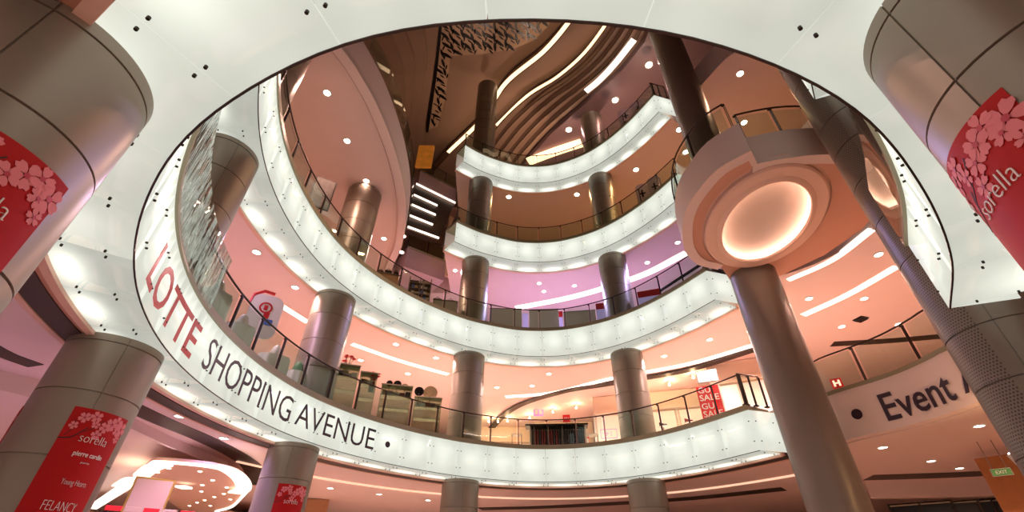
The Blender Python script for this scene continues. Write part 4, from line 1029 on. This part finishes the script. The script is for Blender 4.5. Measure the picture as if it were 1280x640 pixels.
counter(472, 500, 343, .8, 2, 'brown display counter with three black bags on the second floor, left', M_wood, [(.1, .26, .16, 'flat black bag leaning at the left end of the brown counter'), (.45, .3, .24, 'black bag in the middle of the brown counter'), (.82, .22, .22, 'squarish black bag at the right end of the brown counter')])
f, t, x0, x1, zt = counter(542, 572, 376, .8, 2, 'low counter with a lilac light just left of the centre left column', M_grey, [(.15, .4, .12, 'long dark curved bag on the low lilac lit counter'), (.7, .35, .1, 'dark flat bag at the right end of the low lilac lit counter')])
for i, (pa, pb, pt, lb) in enumerate([(612, 652, 386, 'leftmost of four grey kiosk panels behind the second ring railing'), (661, 698, 387, 'second grey kiosk panel, centre of the second floor'), (704, 744, 389, 'third grey kiosk panel, left of the red topped display'), (574, 600, 372, 'small grey kiosk panel half hidden by the centre left column')]):
    pm_ = (pa+pb)/2; s_, r_ = RC.hit(pm_, pt); f = Frame(pm_, pt, r_+1.1, FL[2]); t = T('kiosk_panel', lb, 'kiosk', f)
    x0, x1 = f.xat(pa, pt), f.xat(pb, pt); zt = f.zat(pm_, pt); bx('board', M_kiosk, t, x0, x1, 0, .08, .06, zt); bx('top_rail', M_steel, t, x0-.02, x1+.02, -.02, .1, zt, zt+.03); bx('foot', M_steel, t, x0+.1, x1-.1, -.1, .2, 0, .06)
for i, (pa, pb, pt, lb) in enumerate([(653, 660, 392, 'narrow lavender lit panel between the first and second grey kiosks'), (698.5, 703.5, 396, 'narrow lavender panel with a red top between the second and third grey kiosks'), (745, 757, 386, 'lavender panel with a red band left of the centre right column'), (797, 826, 370, 'lavender panel with a red band right of the centre right column')]):
    pm_ = (pa+pb)/2; s_, r_ = RC.hit(pm_, pt); f = Frame(pm_, pt, r_+1.5, FL[2]); t = T('light_panel', lb, 'light panel', f)
    x0, x1 = f.xat(pa, pt), f.xat(pb, pt); zt = f.zat(pm_, pt); bx('panel', M_lav, t, x0, x1, 0, .06, 0, zt)
    if i: bx('red_band', M_redfl, t, x0, x1, -.02, .08, zt-.02, zt+.32)
# dark escalator with red flank rising behind the second ring at right
E0, E1 = rng(815, 384, 20.6), rng(893, 336, 17.6)
es = thing('escalator', 'dark escalator with a red flank rising behind the right end of the second ring', 'escalator')
dv = (E1-E0); hz = Vector((dv.x, dv.y, 0)).normalized(); sd = Vector((-hz.y, hz.x, 0))
def obox(a, b, w0, w1, h0, h1, nm, m):
    mb = MB(); vs = []
    for p in (a, b):
        for w_ in (w0, w1):
            for h_ in (h0, h1): vs.append(tuple(p+sd*w_+Vector((0, 0, h_))))
    mb.add(vs, [(0, 1, 3, 2), (4, 6, 7, 5), (0, 4, 5, 1), (2, 3, 7, 6), (0, 2, 6, 4), (1, 5, 7, 3)]); return mb.build(nm, m, es)
obox(E0, E1, 0, 1.1, -.5, .0, 'truss', M_black); obox(E0, E1, 1.1, 1.2, -.6, .25, 'red_flank', M_redfl); obox(E0, E1, 0, .06, 0, .55, 'balustrade', M_glass); obox(E0, E1, -.03, .09, .55, .62, 'handrail', M_black)
for k in range(16):
    p = E0.lerp(E1, (k+.5)/16); mb = MB(); mb.box((p.x+sd.x*.55, p.y+sd.y*.55, p.z+.03), (.22, .9, .1), math.atan2(hz.y, hz.x)); mb.build('tread', M_dark, es)
# dark screen and red frames at far left of the second floor
s_, r_ = RC.hit(404, 240); f = Frame(404, 240, r_+.9, FL[2]); t = T('poster_screen', 'dark tilted picture screen behind the second ring railing, left', 'screen', f)
x0, x1 = f.xat(388, 240), f.xat(418, 240); z0, z1 = f.zat(404, 262), f.zat(404, 222); z0 = max(z0, .25)
bx('frame', M_dark, t, x0, x1, 0, .06, z0, z1); bx('picture', M_pict, t, x0+.05, x1-.05, -.012, 0, z0+.05, z1-.05); bx('foot', M_steel, t, -.05, .05, 0, .06, 0, z0)
# rounded posters on the third and fourth floors
for lv, items in ((3, [(795, 806, 230, 258, 'left'), (809, 822, 221, 250, 'right')]), (4, [(773, 787, 136, 160, 'left'), (788, 802, 127, 150, 'right')])):
    for (pa, pb, pt, pb_, sd_) in items:
        pm_ = (pa+pb)/2; s_, r_ = RC.hit(pm_, pb_); f = Frame(pm_, pt, r_+1.0, FL[lv]); x0, x1 = f.xat(pa, pt), f.xat(pb, pt); zt = f.zat(pm_, pt)
        t = T('rounded_poster', '%s of two grey lilac round topped posters on the %s floor' % (sd_, {3: 'third', 4: 'topmost'}[lv]), 'poster', f)
        rrect(x0-.1, x1+.1, .02, zt, .3, 0, .06, M_lilac, 'board', t)
        bx('glyph', M_black, t, -.16, .16, -.012, 0, zt-.75, zt-.66); bx('glyph', M_black, t, -.04, .04, -.013, -.001, zt-.95, zt-.45)
        bx('glyph', M_black, t, -.2, .2, -.012, 0, zt-1.3, zt-1.22); bx('glyph', M_black, t, -.2, .1, -.012, 0, zt-1.45, zt-1.38)

# ------------------------------------------------------------------ ground floor: lower left shop
zg = 4.55
t = thing('shop_canopy', 'pale shop canopy ringed by a white cove, at lower left', 'canopy')
outline = [(166, 598), (186, 581), (196, 578), (240, 581), (275, 586), (296, 592), (308, 602), (311, 612), (303, 622), (290, 634), (270, 640)]
oc = Curve(P2(outline, zg)); q = oc.pts(0, oc.len, 0, .3)
mb = MB(); mb.strip(oc.pts(0, oc.len, -.02), oc.pts(0, oc.len, .07), zg-.02, zg+.05); mb.build('cove_line', M_cove, t, smooth=True)
ocl = Curve(P2([(274, 580), (292, 584), (306, 592), (314, 602), (314, 611), (303, 616)], zg-.02)); mb = MB(); mb.strip(ocl.pts(0, ocl.len, 0), ocl.pts(0, ocl.len, .5), zg-.08, zg-.03); mb.build('cove_band', M_cove, t, smooth=True)
mb = MB(); mb.prism([tuple(p) for p in q]+[(q[-1][0]+6, q[-1][1]+14), (q[0][0]-6, q[0][1]+16)], zg+.06, zg+.14); mb.build('deck', M_plaster, t)
for j, (pts_, w_) in enumerate([([(167, 592), (180, 582), (196, 577)], .45), ([(140, 606), (156, 597), (172, 598)], .5), ([(108, 634), (140, 612), (158, 600)], .4), ([(219, 607), (226, 607), (232, 607)], .4)]):
    oc2 = Curve(P2(pts_, zg-.05)); mb = MB(); mb.strip(oc2.pts(0, oc2.len, 0), oc2.pts(0, oc2.len, w_), zg-.1, zg-.04); mb.build('cove_band', M_cove, t, smooth=True)
downlights([(197, 590), (211, 585), (250, 589), (266, 600), (253, 606), (283.5, 609), (280, 617), (186.6, 597), (256, 625), (268, 621), (246.5, 628), (237, 632), (263, 632), (288, 624), (252, 614)], zg+.06, 'tiny downlight in the pale canopy of the lower left shop', 'downlights in the lower left shop canopy', (255, 220, 206), 24, .5)
def lightposter(px0, px1, pyt, r, zb, label, m, motif):
    f = Frame((px0+px1)/2, pyt, r, 0); t = T('lit_poster', label, 'poster', f); x0, x1 = f.xat(px0, pyt), f.xat(px1, pyt); zt = f.zat((px0+px1)/2, pyt)
    bx('frame', M_gold, t, x0-.05, x1+.05, 0, .12, zb-.05, zt+.05); bx('picture', m, t, x0, x1, -.015, 0, zb, zt)
    if motif:
        mb = MB(); xm = (x0+x1)/2; zc = zb+.12*(zt-zb); w_ = (x1-x0)
        for k in range(9):
            a = math.radians(30+k*15); L = .38*w_; mb.tube([(xm, -.03, zc), (xm+L*.6*math.cos(a), -.03, zc+L*.75*math.sin(a)), (xm+L*math.cos(a)*1.15, -.03, zc+L*math.sin(a))], [.02, .05, .012], 6)
        mb.build('figure_print', M_skin, t, smooth=True)
    bx('post', M_dark, t, x0-.05, x0+.03, .12, .2, 0, zt); bx('post', M_dark, t, x1-.03, x1+.05, .12, .2, 0, zt)
lightposter(171, 218, 600, 17.5, 2.5, 'framed beige lit poster in the lower left shop', M_paper, True)
lightposter(96, 118, 592, 14.5, 2.2, 'tall red and ochre lit poster beside the lower left column', M_ochre, False)
f = Frame(228, 635, 17.0, 0); t = T('shop_sign', 'row of small red sign boards under the framed beige poster', 'sign', f); zc = f.zat(228, 636)
for k in range(7): bx('sign_board', M_red2 if k % 2 == 0 else M_paper, t, -1.7+k*.42, -1.34+k*.42, 0, .05, zc-.16, zc-.04)
bx('rail', M_dark, t, -1.8, 1.3, .05, .1, zc-.2, zc-.17); bx('post', M_dark, t, -1.7, -1.62, .05, .13, 0, zc); bx('post', M_dark, t, 1.1, 1.18, .05, .13, 0, zc)
# ground floor: distant column, right-hand shelves, exit sign
f = Frame(398, 620, 27, 0); t = T('square_pillar', 'distant tan pillar under the ring just right of the short red banner', 'pillar', f)
bx('shaft', M_wood, t, -.55, .55, -.5, .5, 0, 5.15); bx('base', M_dark, t, -.6, .6, -.55, .55, 0, .25)
for i, (px, w_) in enumerate([(1150, 2.0), (1190, 1.6), (1213, 1.3), (1232, 1.6), (1247, 1.2)]):
    f = Frame(px, 632, 26+i*.2, 0); zt = f.zat(px, 627-i*1.3)
    t = T('wall_shelving', 'dark wall shelving unit low at the right, %s' % ('leftmost of five', 'second of five', 'middle of five', 'fourth of five', 'rightmost of five')[i], 'shelving', f)
    bx('carcass', M_black, t, -w_/2, w_/2, .1, .5, 0, zt)
    for k in range(3): bx('upright', M_dark, t, -w_/2+k*w_/2-.04, -w_/2+k*w_/2+.04, 0, .1, 0, zt)
    for k in range(4): bx('shelf', M_grey, t, -w_/2, w_/2, 0, .1, zt-.1-k*.55, zt-.06-k*.55)
f = Frame(1252, 590, 19, 0); t = T('exit_sign', 'green exit sign hanging at the lower right', 'sign', f); zc = f.zat(1252, 590)
bx('housing', M_steel, t, -.22, .22, .0, .06, zc-.1, zc+.1); bx('panel', M_green_s, t, -.2, .2, -.015, 0, zc-.08, zc+.08); flat_text('EXIT', t, -.12, .12, zc-.04, zc+.04, -.02)
mb = MB(); mb.tube([(-.15, .03, zc+.1), (-.15, .03, 5.18)], .012); mb.build('hanger', M_steel, t); mb = MB(); mb.tube([(.15, .03, zc+.1), (.15, .03, 5.18)], .012); mb.build('hanger', M_steel, t)
mb = MB(); p0, p1 = at(1245, 585, 3.6), at(1300, 575, 3.6); 
f = Frame(1350, 606, 20.5, 0); mb.box((0, 0, 2.5), (3.6, .2, 5.0)); o = mb.build('wall_lobby', M_amber2, kind='structure'); o.location = f.o; o.rotation_euler = (0, 0, f.rz)
f = Frame(1269, 566, 13.5, 0); t = T('wall_uplight', 'warm glowing wall light beside the perforated column, lower right', 'wall light', f, ); zc = f.zat(1269, 568)
mb = MB(); mb.lathe([(0, zc-.2), (.08, zc-.2), (.14, zc), (.12, zc), (.0, zc-.05)], n=20); mb.build('shade', M_grey, t, smooth=True)
mb = MB(); mb.lathe([(0, zc+.0), (.11, zc+.0), (.11, zc+.03), (0, zc+.03)], n=20); mb.build('lamp_disc', M_lamp, t)
mb = MB(); mb.tube([(0, 0, 0), (0, 0, zc-.19)], .03); mb.build('pole', M_grey, t)
l = bpy.data.lights.new('uplight_lamp', 'POINT'); l.energy = 60; l.color = lin((255, 200, 130)); l.shadow_soft_size = .08; lo = bpy.data.objects.new('uplight_lamp', l); C.objects.link(lo); lo.parent = t; lo.location = (0, 0, zc+.15)
# small black ceiling speaker right of the relief column
f = Frame(1077, 401, 16.5, 0); q = at(1077, 401, ZC-.1); t = thing('ceiling_speaker', 'small black square grille on the orange ceiling right of the relief column', 'speaker', loc=(q.x, q.y, ZC-.02))
mb = MB(); mb.box((0, 0, -.03), (.34, .34, .06), .3); mb.build('grille', M_black, t); mb = MB(); mb.box((0, 0, .0), (.4, .4, .03), .3); mb.build('flange', M_dark, t)
f = Frame(1046, 479, 17.6, FL[1]); t = T('shop_sign', 'small square pink lit sign with white strokes, above the bullet before Event', 'sign', f); zc = f.zat(1046, 479)
bx('board', M_redfl, t, -.16, .16, 0, .04, zc-.16, zc+.16)
for a_1, b_1, c_1, d_1 in ((-.1, -.04, -.1, .1), (.04, .1, -.1, .1), (-.04, .04, -.02, .03)): bx('glyph', M_win, t, a_1, b_1, -.015, 0, zc+c_1, zc+d_1)
bx('post', M_steel, t, -.02, .02, .04, .07, 0, zc)

# ------------------------------------------------------------------ uplights added on the topmost floor, out of sight, to brighten the high ceilings
for i, s_ in enumerate((s4+1.2, s4+4.5, s4+8, s4+11.5)):
    p = RC.pos(s_, 2.0); o = thing('added_uplight', 'added uplight, unseen behind the topmost ring railing', 'uplight', 'added uplights on the topmost floor', (p.x, p.y, FL[4]))
    mb = MB(); mb.lathe([(0, 0), (.16, 0), (.18, .25), (.15, .25), (.13, .2), (0, .2)], n=20); mb.build('can', M_dark, o, smooth=True)
    mb = MB(); mb.lathe([(0, .2), (.12, .2), (.12, .215), (0, .215)], n=20); mb.build('lamp_disc', M_lamp, o)
    l = bpy.data.lights.new('uplight_lamp', 'SPOT'); l.energy = UPW; l.spot_size = math.radians(140); l.spot_blend = 1; l.color = lin((255, 214, 186)); l.shadow_soft_size = .1
    lo = bpy.data.objects.new('uplight_lamp', l); C.objects.link(lo); lo.parent = o; lo.location = (0, 0, .3); lo.rotation_euler = (PI, 0, 0)
#END
for c in list(dl0.children): bpy.data.objects.remove(c)
bpy.data.objects.remove(dl0)
